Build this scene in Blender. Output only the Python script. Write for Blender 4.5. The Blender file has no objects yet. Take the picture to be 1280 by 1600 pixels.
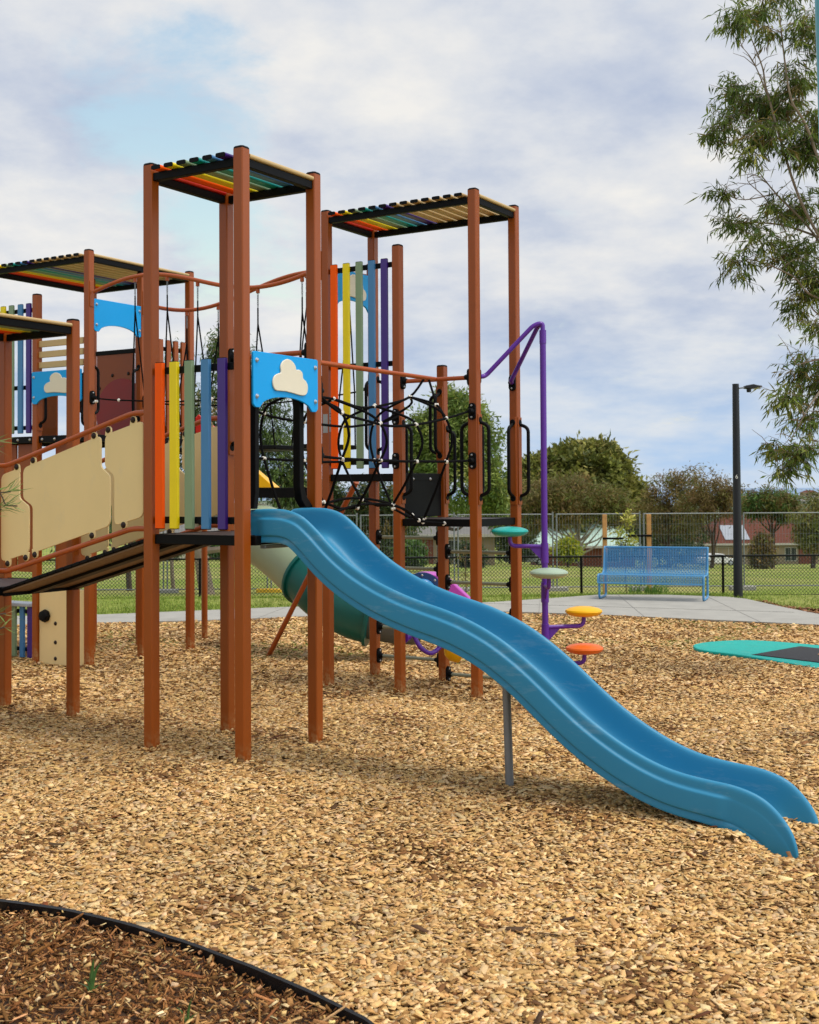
import bpy, bmesh, math, random
import numpy as np
from mathutils import Vector, Matrix
random.seed(7); rng=np.random.default_rng(11)
R=math.radians
scene=bpy.context.scene
COL=scene.collection
# ------------------------------------------------------------------ helpers
def lin(c):
    f=lambda v:(v/255/12.92) if v/255<=.04045 else ((v/255+.055)/1.055)**2.4
    return tuple(f(v) for v in c)
def nd(nt,t,**k):
    n=nt.nodes.new(t)
    for a,b in k.items(): setattr(n,a,b)
    return n
def mat(name,rgb,rough=.5,metal=0.,var=.12,vs=6.,bump=0.,bs=200.,spec=.5,coat=0.,tint=None):
    m=bpy.data.materials.new(name); m.use_nodes=True; nt=m.node_tree
    b=nt.nodes['Principled BSDF']
    c=lin(rgb); d=lin(tint) if tint else tuple(x*(1-var) for x in c)
    tc=nd(nt,'ShaderNodeTexCoord')
    no=nd(nt,'ShaderNodeTexNoise'); no.inputs['Scale'].default_value=vs; no.inputs['Detail'].default_value=6; no.inputs['Roughness'].default_value=.6
    nt.links.new(tc.outputs['Object'],no.inputs['Vector'])
    mx=nd(nt,'ShaderNodeMix',data_type='RGBA')
    mx.inputs[6].default_value=(*d,1); mx.inputs[7].default_value=(*c,1)
    rp=nd(nt,'ShaderNodeMapRange'); rp.inputs[1].default_value=.3; rp.inputs[2].default_value=.65
    nt.links.new(no.outputs['Fac'],rp.inputs[0]); nt.links.new(rp.outputs[0],mx.inputs[0])
    nt.links.new(mx.outputs[2],b.inputs['Base Color'])
    rr=nd(nt,'ShaderNodeMapRange'); rr.inputs[3].default_value=max(.02,rough-.06); rr.inputs[4].default_value=rough+.08
    nt.links.new(no.outputs['Fac'],rr.inputs[0]); nt.links.new(rr.outputs[0],b.inputs['Roughness'])
    b.inputs['Metallic'].default_value=metal; b.inputs['Specular IOR Level'].default_value=spec
    b.inputs['Coat Weight'].default_value=coat
    if bump:
        n2=nd(nt,'ShaderNodeTexNoise'); n2.inputs['Scale'].default_value=bs; n2.inputs['Detail'].default_value=3
        nt.links.new(tc.outputs['Object'],n2.inputs['Vector'])
        bp=nd(nt,'ShaderNodeBump'); bp.inputs['Strength'].default_value=bump; bp.inputs['Distance'].default_value=.004
        nt.links.new(n2.outputs['Fac'],bp.inputs['Height']); nt.links.new(bp.outputs[0],b.inputs['Normal'])
    return m
def attr_mat(name,rough=.8,trans=0.,grain=0.,gs=90.,spec=.3,bump=0.):
    """colour per piece comes from the mesh attribute 'Col' (each leaf / chip has its own colour)"""
    m=bpy.data.materials.new(name); m.use_nodes=True; nt=m.node_tree
    b=nt.nodes['Principled BSDF']; out=nt.nodes['Material Output']
    a=nd(nt,'ShaderNodeAttribute',attribute_name='Col'); col=a.outputs['Color']
    if grain:
        tc=nd(nt,'ShaderNodeTexCoord'); no=nd(nt,'ShaderNodeTexNoise'); no.inputs['Scale'].default_value=gs; no.inputs['Detail'].default_value=4
        nt.links.new(tc.outputs['Object'],no.inputs['Vector'])
        mr=nd(nt,'ShaderNodeMapRange'); mr.inputs[1].default_value=.3; mr.inputs[2].default_value=.7; mr.inputs[3].default_value=1-grain; mr.inputs[4].default_value=1+grain*.5
        nt.links.new(no.outputs['Fac'],mr.inputs[0])
        mu=nd(nt,'ShaderNodeMix',data_type='RGBA',blend_type='MULTIPLY'); mu.inputs[0].default_value=1
        nt.links.new(col,mu.inputs[6]); nt.links.new(mr.outputs[0],mu.inputs[7]); col=mu.outputs[2]
        if bump:
            bp=nd(nt,'ShaderNodeBump'); bp.inputs['Strength'].default_value=bump; bp.inputs['Distance'].default_value=.003
            nt.links.new(no.outputs['Fac'],bp.inputs['Height']); nt.links.new(bp.outputs[0],b.inputs['Normal'])
    nt.links.new(col,b.inputs['Base Color']); b.inputs['Roughness'].default_value=rough; b.inputs['Specular IOR Level'].default_value=spec
    if trans:
        t=nd(nt,'ShaderNodeBsdfTranslucent'); nt.links.new(col,t.inputs['Color'])
        mx=nd(nt,'ShaderNodeMixShader'); mx.inputs[0].default_value=trans
        nt.links.new(b.outputs[0],mx.inputs[1]); nt.links.new(t.outputs[0],mx.inputs[2]); nt.links.new(mx.outputs[0],out.inputs['Surface'])
    return m

class MB:
    def __init__(s): s.v=[]; s.f=[]; s.mi=[]; s.cur=0
    def add(s,vs,fs):
        o=len(s.v); s.v+= [tuple(v) for v in vs]; s.f+=[tuple(i+o for i in f) for f in fs]; s.mi+=[s.cur]*len(fs); return s
    def box(s,a,b,M=None):
        (x0,y0,z0),(x1,y1,z1)=a,b
        vs=[Vector(p) for p in ((x0,y0,z0),(x1,y0,z0),(x1,y1,z0),(x0,y1,z0),(x0,y0,z1),(x1,y0,z1),(x1,y1,z1),(x0,y1,z1))]
        if M is not None: vs=[M@v for v in vs]
        return s.add(vs,[(0,3,2,1),(4,5,6,7),(0,1,5,4),(1,2,6,5),(2,3,7,6),(3,0,4,7)])
    def beam(s,p0,p1,w,h,up=(0,0,1)):
        """rectangular bar from p0 to p1, w across, h along up"""
        p0,p1=Vector(p0),Vector(p1); d=(p1-p0).normalized(); u=Vector(up); sd=d.cross(u)
        if sd.length<1e-5: sd=d.cross(Vector((1,0,0)))
        sd.normalize(); u=sd.cross(d)
        vs=[]
        for p in (p0,p1):
            for a,b in ((-1,-1),(1,-1),(1,1),(-1,1)): vs.append(p+sd*(a*w/2)+u*(b*h/2))
        return s.add(vs,[(0,1,2,3),(7,6,5,4),(0,4,5,1),(1,5,6,2),(2,6,7,3),(3,7,4,0)])
    def prism(s,poly,h0,h1,M=None,axis='z'):
        """closed polygon extruded; axis tells which coordinate is the extrusion"""
        n=len(poly); vs=[]
        for h in (h0,h1):
            for a,b in poly:
                v={'z':(a,b,h),'x':(h,a,b),'y':(a,h,b)}[axis]; vs.append(M@Vector(v) if M is not None else v)
        fs=[tuple(range(n))[::-1],tuple(range(n,2*n))]+[(i,(i+1)%n,n+(i+1)%n,n+i) for i in range(n)]
        return s.add(vs,fs)
    def tube(s,pts,r,n=8,closed=False,caps=True):
        pts=[Vector(p) for p in pts]; m=len(pts); rs=r if isinstance(r,(list,tuple)) else [r]*m
        prev=None; rings=[]
        for i,p in enumerate(pts):
            if closed: t=pts[(i+1)%m]-pts[i-1]
            else: t=pts[min(i+1,m-1)]-pts[max(i-1,0)]
            t.normalize()
            if prev is None:
                a=Vector((0,0,1)) if abs(t.z)<.9 else Vector((1,0,0)); u=t.cross(a).normalized()
            else: u=(prev-t*prev.dot(t)).normalized()
            prev=u; w=t.cross(u)
            rings.append([p+(u*math.cos(2*math.pi*k/n)+w*math.sin(2*math.pi*k/n))*rs[i] for k in range(n)])
        vs=[v for q in rings for v in q]; fs=[]
        for i in range(m if closed else m-1):
            j=(i+1)%m
            for k in range(n): fs.append((i*n+k,i*n+(k+1)%n,j*n+(k+1)%n,j*n+k))
        if caps and not closed: fs+=[tuple(range(n))[::-1],tuple(range((m-1)*n,m*n))]
        return s.add(vs,fs)
    def lathe(s,prof,n=24,c=(0,0,0),M=None):
        """prof: (radius,z) list"""
        vs=[];m=len(prof)
        for r,z in prof:
            for k in range(n):
                a=2*math.pi*k/n; v=Vector((r*math.cos(a),r*math.sin(a),z))
                if M is not None: v=M@v
                vs.append(v+Vector(c))
        fs=[]
        for i in range(m-1):
            for k in range(n): fs.append((i*n+k,i*n+(k+1)%n,(i+1)*n+(k+1)%n,(i+1)*n+k))
        fs+=[tuple(range(n))[::-1],tuple(range((m-1)*n,m*n))]
        return s.add(vs,fs)
    def mesh(s,name,mats):
        me=bpy.data.meshes.new(name); me.from_pydata(s.v,[],s.f)
        for m in (mats if isinstance(mats,(list,tuple)) else [mats]): me.materials.append(m)
        me.polygons.foreach_set('material_index',s.mi); 
        bm=bmesh.new(); bm.from_mesh(me); bmesh.ops.recalc_face_normals(bm,faces=bm.faces); bm.to_mesh(me); bm.free()
        me.polygons.foreach_set('use_smooth',[True]*len(me.polygons)); me.set_sharp_from_angle(angle=R(38)); me.update()
        return me
def obj(name,mb,mats,parent=None,label=None,bevel=0,loc=None,seg=2):
    me=mb.mesh(name,mats) if isinstance(mb,MB) else mb
    o=bpy.data.objects.new(name,me); COL.objects.link(o)
    if parent is not None: o.parent=parent
    if loc is not None: o.location=loc
    if label: o['label']=label
    if bevel:
        b=o.modifiers.new('bevel','BEVEL'); b.width=bevel; b.segments=seg; b.limit_method='ANGLE'; b.angle_limit=R(40)
    return o
def tag(o,label=None,cat=None,group=None,kind=None):
    if label: o['label']=label
    if cat: o['category']=cat
    if group: o['group']=group
    if kind: o['kind']=kind
    return o
def empty(name,loc=(0,0,0),rz=0):
    o=bpy.data.objects.new(name,None); o.location=loc; o.rotation_euler=(0,0,rz); o.empty_display_size=.2; COL.objects.link(o); return o
def dup(o,parent=None):
    c=o.copy(); COL.objects.link(c); c.parent=parent
    for ch in list(o.children): dup(ch,c)
    return c
def spline(pts,k=6):
    P=[Vector(p) for p in pts]; out=[]
    for i in range(len(P)-1):
        a=P[max(i-1,0)];b=P[i];c=P[i+1];d=P[min(i+2,len(P)-1)]
        for j in range(k):
            t=j/k; out.append(.5*((2*b)+(c-a)*t+(2*a-5*b+4*c-d)*t*t+(3*b-a-3*c+d)*t**3))
    out.append(P[-1]); return out
def fillet(pts,r,k=5):
    """polyline with its inner corners rounded"""
    P=[Vector(p) for p in pts]; out=[P[0]]
    for i in range(1,len(P)-1):
        a=(P[i-1]-P[i]);b=(P[i+1]-P[i]); q=min(r,a.length*.49,b.length*.49)
        s=P[i]+a.normalized()*q; e=P[i]+b.normalized()*q
        for j in range(k+1):
            t=j/k; out.append(s*(1-t)**2+P[i]*2*t*(1-t)+e*t*t)
    out.append(P[-1]); return out
def roundpoly(poly,r,k=4):
    n=len(poly); out=[]
    for i in range(n):
        p=Vector(poly[i]);a=Vector(poly[i-1])-p;b=Vector(poly[(i+1)%n])-p
        q=min(r[i] if isinstance(r,(list,tuple)) else r,a.length*.45,b.length*.45)
        if q<1e-5: out.append(tuple(p)); continue
        s=p+a.normalized()*q;e=p+b.normalized()*q
        for j in range(k+1):
            t=j/k; w=s*(1-t)**2+p*2*t*(1-t)+e*t*t; out.append(tuple(w))
    return out
def npmesh(name,V,F,mat_,C=None,smooth=False):
    """fast mesh: V (n,3), F (m,k) all same size, C per-face colour (m,3)"""
    me=bpy.data.meshes.new(name); n=len(V); m,k=F.shape
    me.vertices.add(n); me.vertices.foreach_set('co',np.asarray(V,np.float32).ravel())
    me.loops.add(m*k); me.loops.foreach_set('vertex_index',F.astype(np.int32).ravel())
    me.polygons.add(m); me.polygons.foreach_set('loop_start',np.arange(0,m*k,k,dtype=np.int32))
    try: me.polygons.foreach_set('loop_total',np.full(m,k,np.int32))
    except Exception: pass
    me.update(calc_edges=True)
    if C is not None:
        a=me.attributes.new('Col','FLOAT_COLOR','FACE')
        a.data.foreach_set('color',np.concatenate([C,np.ones((m,1))],1).astype(np.float32).ravel())
    if smooth: me.polygons.foreach_set('use_smooth',[True]*m)
    me.materials.append(mat_); me.validate(); return me
def pick(cols,w,n,jit=.12):
    c=np.array([lin(x) for x in cols]); i=rng.choice(len(cols),n,p=np.array(w)/sum(w))
    return c[i]*(1+rng.normal(0,jit,(n,1)))*(1+rng.normal(0,jit*.3,(n,3)))
def ss(a,b,x):
    t=np.clip((x-a)/(b-a),0,1); return t*t*(3-2*t)

# ------------------------------------------------------------------ colours
BROWN=(151,73,13); BLK=(22,22,24)
M=dict(
 post=mat('brown_powdercoat',BROWN,.30,var=.10,vs=2.2,bump=.05,bs=900,spec=.38),
 rail=mat('brown_rail_paint',(166,78,30),.35,spec=.4,var=.1,vs=3,bump=.04,bs=700),
 black=mat('black_plastic',(11,11,12),.5,var=.25,vs=8,bump=.08,bs=300,spec=.12),
 deck=mat('brown_rubber_deck',(62,48,44),.6,var=.25,vs=12,bump=.5,bs=160),
 slide=mat('blue_rotomoulded_plastic',(40,130,168),.46,var=.06,vs=1.7,bump=.10,bs=260,spec=.4),
 sky=mat('sky_blue_panel',(0,158,228),.42,var=.04,vs=3,bump=.04,bs=400,spec=.3),
 cloud=mat('cream_panel',(226,217,192),.5,var=.06,vs=4,bump=.05,bs=400),
 beige=mat('sand_panel',(234,206,144),.42,var=.06,vs=2,bump=.06,bs=350),
 slatbeige=mat('sand_slat',(196,166,112),.45,var=.08,vs=5),
 red=mat('red_paint',(205,38,22),.4), orange=mat('orange_paint',(250,92,0),.45,var=.05,spec=.15), yellow=mat('yellow_paint',(240,214,20),.4,var=.05,spec=.3),
 sage=mat('sage_paint',(128,150,112),.4,var=.06), teal=mat('teal_paint',(12,150,142),.38,var=.06), blue=mat('mid_blue_paint',(66,126,174),.38,var=.06),
 purple=mat('purple_paint',(62,30,122),.36,var=.08), purpletube=mat('violet_tube_paint',(92,36,150),.3,var=.06),
 sagepl=mat('sage_plastic',(158,176,146),.42,var=.08,vs=2,bump=.1), tealpl=mat('teal_plastic',(0,98,92),.36,var=.1,vs=2,bump=.1), greypl=mat('grey_plastic',(92,98,98),.5,var=.1),
 podyel=mat('yellow_plastic',(240,180,8),.4,var=.06,spec=.3), podor=mat('orange_plastic',(228,104,26),.4,var=.06,spec=.3), podteal=mat('teal_pod_plastic',(0,166,156),.35,var=.06), podsage=mat('sage_pod_plastic',(158,178,154),.38,var=.06),
 magenta=mat('magenta_plastic',(186,70,178),.4,var=.06), navy=mat('navy_plastic',(30,62,112),.35), dome=mat('blue_dome_plastic',(50,124,180),.16),
 rope=mat('black_rope',(13,13,14),.9,spec=.1,var=.3,vs=60,bump=.8,bs=350), white=mat('white_connector',(226,222,210),.4,var=.08), steel=mat('bolt_steel',(190,190,190),.3,metal=.9),
 galv=mat('galvanised_steel',(128,132,134),.5,metal=.35,var=.15,vs=10), darkbolt=mat('dark_bolt',(40,26,22),.4,spec=.25),
 rung=mat('sage_rung_paint',(138,142,118),.4), tealmat=mat('teal_rubber',(0,168,156),.75,var=.12,vs=9,bump=.6,bs=220), tramp=mat('trampoline_mat',(30,30,33),.7,var=.3,vs=30,bump=.5,bs=400),
 concrete=mat('concrete',(160,158,150),.85,var=.16,vs=2.5,bump=.4,bs=120), joint=mat('concrete_joint',(138,136,130),.9),
 bench=mat('bench_blue_paint',(74,142,188),.38,var=.06), polepaint=mat('black_pole_paint',(16,18,22),.5,var=.2), lamp=mat('lamp_grey',(120,122,124),.4),
 bark=mat('gum_bark',(150,132,112),.85,var=.45,vs=5,bump=.8,bs=40), barkd=mat('dark_bark',(86,70,56),.9,var=.4,vs=6,bump=.8,bs=40), barkw=mat('pale_bark',(150,138,118),.85,var=.3,vs=4,bump=.5,bs=40),
 timber=mat('hardwood_stake',(200,146,84),.75,var=.25,vs=8), edging=mat('black_edging',(20,22,25),.5,var=.35,vs=14,bump=.5,bs=80),
 soil=mat('dark_soil',(74,50,30),.95,var=.5,vs=14,bump=1,bs=60), sail=mat('pale_teal_pole_paint',(86,160,176),.35,var=.06),
 brick=mat('tan_brick',(152,134,108),.85,var=.2,vs=1.2), brickred=mat('red_brick',(122,66,48),.85,var=.2,vs=1.2), cream=mat('cream_render',(216,208,184),.8,var=.08,vs=1),
 tile=mat('red_roof_tile',(100,60,48),.85,spec=.15,var=.2,vs=1.5,bump=.5,bs=3), rooflg=mat('grey_roof_tile',(112,110,106),.8,var=.2,vs=1.5), roofgr=mat('pale_green_roof',(176,202,188),.5,var=.08,vs=.8), glass=mat('window_glass',(40,48,56),.08), fascia=mat('white_fascia',(186,180,168),.6),
 solar=mat('pale_roof_panel',(150,156,164),.3,var=.06), carw=mat('white_car_paint',(226,226,224),.25), carsil=mat('silver_car_paint',(150,154,160),.25), tyre=mat('tyre_rubber',(22,22,22),.8), grey=mat('silver_trim',(176,182,188),.35,metal=.3),
 feet=mat('yellow_block_plastic',(222,176,40),.6), redwall=mat('dark_red_disc',(150,10,12),.4),
 sticker=mat('grey_sticker',(150,152,150),.5), ink=mat('dark_ink',(40,40,44),.6), kneel=mat('tan_under_deck',(120,92,62),.6,var=.2))
def dusty(m,h=.2):
    nt=m.node_tree; b=nt.nodes['Principled BSDF']; src=b.inputs['Base Color'].links[0].from_socket
    tc=nd(nt,'ShaderNodeTexCoord'); sx_=nd(nt,'ShaderNodeSeparateXYZ'); nt.links.new(tc.outputs['Object'],sx_.inputs[0])
    r1=nd(nt,'ShaderNodeMapRange'); r1.inputs[1].default_value=.03; r1.inputs[2].default_value=h; r1.inputs[3].default_value=.75; r1.inputs[4].default_value=0
    nt.links.new(sx_.outputs[2],r1.inputs[0]); no=nd(nt,'ShaderNodeTexNoise'); no.inputs['Scale'].default_value=38; no.inputs['Detail'].default_value=6
    nt.links.new(tc.outputs['Object'],no.inputs['Vector']); r2=nd(nt,'ShaderNodeMapRange'); r2.inputs[1].default_value=.42; r2.inputs[2].default_value=.62; nt.links.new(no.outputs['Fac'],r2.inputs[0])
    mu=nd(nt,'ShaderNodeMath',operation='MULTIPLY'); nt.links.new(r1.outputs[0],mu.inputs[0]); nt.links.new(r2.outputs[0],mu.inputs[1])
    mx=nd(nt,'ShaderNodeMix',data_type='RGBA'); nt.links.new(mu.outputs[0],mx.inputs[0]); nt.links.new(src,mx.inputs[6]); mx.inputs[7].default_value=(*lin((170,130,84)),1)
    nt.links.new(mx.outputs[2],b.inputs['Base Color'])
dusty(M['post'])
def scuffed(m,rgb,amt,sc):
    nt=m.node_tree; b=nt.nodes['Principled BSDF']; src=b.inputs['Base Color'].links[0].from_socket
    tc=nd(nt,'ShaderNodeTexCoord'); mp=nd(nt,'ShaderNodeMapping'); mp.inputs['Scale'].default_value=sc; nt.links.new(tc.outputs['Object'],mp.inputs[0])
    no=nd(nt,'ShaderNodeTexNoise'); no.inputs['Scale'].default_value=1; no.inputs['Detail'].default_value=12; no.inputs['Roughness'].default_value=.72
    nt.links.new(mp.outputs[0],no.inputs['Vector']); r=nd(nt,'ShaderNodeMapRange'); r.inputs[1].default_value=.55; r.inputs[2].default_value=.72; r.inputs[4].default_value=amt
    nt.links.new(no.outputs['Fac'],r.inputs[0]); mx=nd(nt,'ShaderNodeMix',data_type='RGBA'); nt.links.new(r.outputs[0],mx.inputs[0]); nt.links.new(src,mx.inputs[6]); mx.inputs[7].default_value=(*lin(rgb),1)
    nt.links.new(mx.outputs[2],b.inputs['Base Color'])
scuffed(M['slide'],(150,176,186),.30,(14,3,14)); scuffed(M['beige'],(206,190,156),.35,(6,6,3)); scuffed(M['concrete'],(112,106,96),.45,(1.3,1.3,1.3)); scuffed(M['bench'],(120,160,190),.3,(8,8,8)); scuffed(M['tealmat'],(110,160,140),.4,(6,6,6))
RAINBOW=['red','orange','yellow','sage','teal','blue','purple']

# ------------------------------------------------------------------ ground heights
def gz(X,Y):
    """height of the chip surface: slightly mounded round the front tower, dished behind"""
    X=np.asarray(X,float);Y=np.asarray(Y,float)
    z=np.interp(Y,[0,6.0,7.6,8.8,11.2,13.2,14.2,40],[-.0,-.015,.04,.05,.0,-.04,-.065,-.065])
    z=z+.012*np.sin(X*1.7+Y*.9)*np.sin(Y*1.3-.6*X)
    z=z+.050*np.exp(-(((X-1.64)/.15)**2+((Y-6.58)/.10)**2))      # ridge kicked up beside the slide's end
    z=z-.090*np.exp(-(((X-1.97)/.17)**2+((Y-6.55)/.20)**2))-.03*np.exp(-(((X-2.25)/.2)**2+((Y-6.85)/.2)**2))      # hollow scooped out at its exit
    return z
PN=([-14,-6,-4.5,-3.2,-1.95,-.8,.4,1.6,2.92,4.38,5.71,8,14],[17.6,18.0,18.25,18.45,18.85,19.3,19.55,19.5,18.96,18.13,17.38,15.8,11])
PF=([-14,-6,-4.8,-2.1,0,1.3,2.4,3.4,4.6,5.6,5.88,5.95,6.17,6.6,8,14],[18.9,19.3,19.45,20.5,20.9,21.1,21.8,22.5,22.4,21.9,21.35,20.2,18.85,18.1,16.5,11.9])
pn=lambda x:np.interp(x,*PN); pf=lambda x:np.interp(x,*PF)
ED=([-7,-3,-1.86,-1.54,-1.22,-.9,-.61,-.39,-.17,.05,.2,.32],[6.7,6.05,5.65,5.52,5.34,5.11,4.86,4.64,4.39,4.02,3.6,2.6])
def yedge(x): return np.where(np.asarray(x)>.32,1.2,np.interp(x,*ED))
def terrain(X,Y):
    X=np.asarray(X,float);Y=np.asarray(Y,float)
    end=np.interp(X,[-30,0,20],[-6.2,-6.6,-7.5])
    z=np.where(Y<22.6,-.085,np.where(Y<27,-.085-(Y-22.6)/4.4*.43,np.where(Y<150,-.515+(Y-27)/123*(end+.515),end-(Y-150)*.027)))
    return z+np.where(Y>40,.0,0)
P2=Vector((-1.1224,8.3222,0)); TH=.5511; S=.821
AX=Vector((math.sin(TH),math.cos(TH),0)); BX=Vector((-math.cos(TH),math.sin(TH),0))
def W(p,q,z=0): return P2+AX*p+BX*q+Vector((0,0,z))
def gpq(p,q):
    w=W(p,q); return float(gz(w.x,w.y))
# ------------------------------------------------------------------ play structure
PS=empty('play_structure',(P2.x,P2.y,0),math.pi/2-TH)
tag(PS,'large multi tower playground structure with brown posts, rainbow slat roofs and a blue wave slide','play structure')
PW=.083
def oct_(w,c): h=w/2; return [(-h+c,-h),(h-c,-h),(h,-h+c),(h,h-c),(h-c,h),(-h+c,h),(-h,h-c),(-h,-h+c)]
def post(p,q,top,label=None,cap=True):
    mb=MB(); z0=gpq(p,q)-.3
    mb.prism(oct_(PW,.007),z0,top)
    o=obj('post',mb,M['post'],PS,label,loc=(p,q,0))
    if cap:
        c=MB(); 
        vs=[];
        for w,z in ((PW+.002,top),(PW+.002,top+.008),(PW-.012,top+.016)): vs+= [(x,y,z) for x,y in oct_(w,.012)]
        fs=[tuple(range(8))[::-1],tuple(range(16,24))]
        for i in range(2): fs+=[(i*8+k,i*8+(k+1)%8,i*8+8+(k+1)%8,i*8+8+k) for k in range(8)]
        c.add(vs,fs); obj('cap',c,M['black'],o)
    return o
Bp,Bm,B0,B1,B2=3.27,4.085,0.,.81,1.62
C0,C1,C2=3.25,4.07,4.89; Q0,Q1,Q2=4.81,5.63,6.45
HA,HB,HC,HD=4.175,4.56,4.52,3.285
PA={}
for k,(p,q,h) in dict(A1=(0,S,HA),A2=(0,0,HA),A3=(S,0,HA),A4=(S,S,HA),
    B1=(Bp,B0,HB),B2=(Bm-.02,B0,HB),B3=(Bp,B2,HB),B4=(Bm,B2,HB),Bmid=(Bp,B1,4.14),Blow=(Bm,B1,3.08),
    C1=(C0,Q0,HC),C2=(C1,Q0,HC-.13),C3=(C2,Q0,HC),C4=(C0,Q1,4.1),C5=(C1,Q1,HC-.13),C6=(C0,Q2,HC),C7=(C2,Q2,HC),C8=(C2,Q1,4.1),
    D1=(.785,2.435,HD),D2=(.785,3.26,HD),D3=(-.05,2.435,HD),D4=(-.05,3.26,HD)).items():
    PA[k]=post(p,q,h)
# ---- slatted roofs
def roof(name_label,p0,p1,q0,q1,top,cols,flip):
    """frame of four black beams with round edged slats running along p; colours step along q"""
    f=MB(); t=.05; zb,zt=top-.115,top-.058; g=PW/2
    f.box((p0-t/2,q0+g,zb),(p0+t/2,q1-g,zt)); f.box((p1-t/2,q0+g,zb),(p1+t/2,q1-g,zt))
    f.box((p0+g,q0-t/2,zb),(p1-g,q0+t/2,zt)); f.box((p0+g,q1-t/2,zb),(p1-g,q1+t/2,zt))
    ro=obj('roof',f,M['black'],PS,name_label,bevel=.004)
    n=len(cols)
    for i,c in enumerate(cols):
        q=q1+(q0-q1)*i/(n-1)
        edge=i in (0,n-1)
        a=p0+(g+.004 if edge else -.075); b=p1-(g+.004 if edge else -.075)
        s=MB(); w,h=.082,.030
        poly=roundpoly([(-w/2,-h/2),(w/2,-h/2),(w/2,h/2),(-w/2,h/2)],.014,3)
        poly=[(y+q,z+zt+.004+h/2) for y,z in poly]
        s.prism(poly,a,b,axis='x')
        if not edge:
            s.cur=1
            for e,d in ((a,-.007),(b,.007)): s.prism(poly,min(e,e+d),max(e,e+d),axis='x')
        obj('slat',s,[M[c],M['black']],ro)
    return ro
r8=['red','orange','yellow','sage','teal','blue','purple','slatbeige']
roof('roof of eight rainbow slats in black frame over the front tower',0,S,0,S,HA,r8,0)
roof('long roof with rainbow slats on its left half and sand slats on its right',Bp,Bm-.01,B0,B2,HB,r8[:7]+['slatbeige']*8,0)
roof('wide far left roof with rainbow and sand slats',C0,C2,Q0,Q2,HC,r8[:7]+['slatbeige']*8,0)
roof('lowest roof at the left edge with sand front slat',-.05,.785,2.435,3.26,HD,r8,0)
# ---- bolts, clamps, handles
def bolt_mesh(r=.013,m='steel'):
    b=MB(); b.lathe([(r*1.25,0),(r*1.25,.003),(r,.005),(r*.85,.011),(r*.45,.014)],12); return b.mesh('bolt',M[m])
BOLT=bolt_mesh(); DBOLT=bolt_mesh(.0185,'darkbolt'); SBOLT=bolt_mesh(.008)
def face_rot(ax):
    z=Vector((0,0,1)); return z.rotation_difference(Vector(ax)).to_matrix().to_4x4()
def bolt(par,loc,ax,me=None):
    o=bpy.data.objects.new('bolt',me or BOLT); COL.objects.link(o); o.parent=par
    o.matrix_local=Matrix.Translation(loc)@face_rot(ax); return o
def clamp_mesh():
    c=MB(); poly=[]
    for k in range(9): a=math.pi*k/8; poly.append((.034*math.cos(a),.042+.034*math.sin(a)))
    for k in range(9): a=math.pi+math.pi*k/8; poly.append((.034*math.cos(a),-.042+.034*math.sin(a)))
    c.prism(poly,0,.022)
    c.lathe([(.030,.02),(.026,.045),(.02,.06)],14)
    c.cur=1
    for s in (-1,1): c.lathe([(.010,.022),(.009,.028),(.004,.03)],10,c=(0,s*.052,0))
    return c.mesh('clamp',[M['black'],M['steel']])
CLAMP=clamp_mesh()
def clamp(par,loc,ax):
    """oval black clamp, long side vertical, facing ax (horizontal)"""
    ax=Vector(ax).normalized(); side=Vector((0,0,1)).cross(ax)
    Mx=Matrix((side,Vector((0,0,1)),ax)).transposed().to_4x4()
    o=bpy.data.objects.new('clamp',CLAMP); COL.objects.link(o); o.parent=par; o.matrix_local=Matrix.Translation(loc)@Mx; return o
def pv(p,q): return Vector((p,q,0))
g=PW/2
def handle(p,q,ax,z0,z1,sh=(0,0)):
    ax=Vector((*ax,0)); b=pv(p+sh[0],q+sh[1])+ax*(g+.012); o_=ax*.085
    h=MB(); Z=Vector((0,0,1))
    h.tube(fillet([b+Z*(z1-.02),b+Z*(z1-.055)+o_,b+Z*(z0+.055)+o_,b+Z*(z0+.02)],.05,6),.0165,10)
    for z in (z0,z1):
        h.lathe([(.031,-.006),(.031,.006),(.024,.012)],14,c=b+Z*z-ax*.006,M=face_rot(ax))
    obj('handle',h,M['black'],PS)
def sleeve(p,q,ax,z0,z1):
    """brown half channel fixed to a post face behind the handles"""
    ax=Vector((*ax,0)); sd=Vector((-ax.y,ax.x,0)); c=pv(p,q)+ax*(g+.006); s=MB()
    s.beam(c+Vector((0,0,z0)),c+Vector((0,0,z1)),.066,.014,up=ax)
    obj('handle_plate',s,M['post'],PS,bevel=.003)
for (p,q,ax,z0,z1) in [(Bp,B0,(0,1),1.79,2.49),(Bp,B0,(0,-1),1.79,2.49),(Bp,B0,(1,0),1.79,2.49),(Bm-.02,B0,(-1,0),1.78,2.50),(Bm-.02,B0,(0,-1),1.78,2.50),
    (Bp,B1,(1,0),1.80,2.49),(Bp,B1,(0,-1),1.80,2.49),(Bm,B1,(-1,0),2.2,2.83),(Bm,B1,(0,1),2.2,2.83),(Bm,B1,(0,-1),1.79,2.47),
    (Bm,B2,(-1,0),2.25,3.0),(Bm,B2,(0,-1),2.25,3.0),(S,S,(1,0),2.2,2.86),(S,S,(0,-1),2.2,2.86),(C0,Q0,(1,0),2.7,3.28),(C0,Q0,(0,1),2.7,3.2),(C1,Q0,(-1,0),2.7,3.3),(C0,Q1,(0,-1),2.62,3.0),(C1,Q1,(-1,0),2.62,3.3)]:
    handle(p,q,ax,z0,z1); sleeve(p,q,ax,z0-.06,z1+.05)
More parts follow.
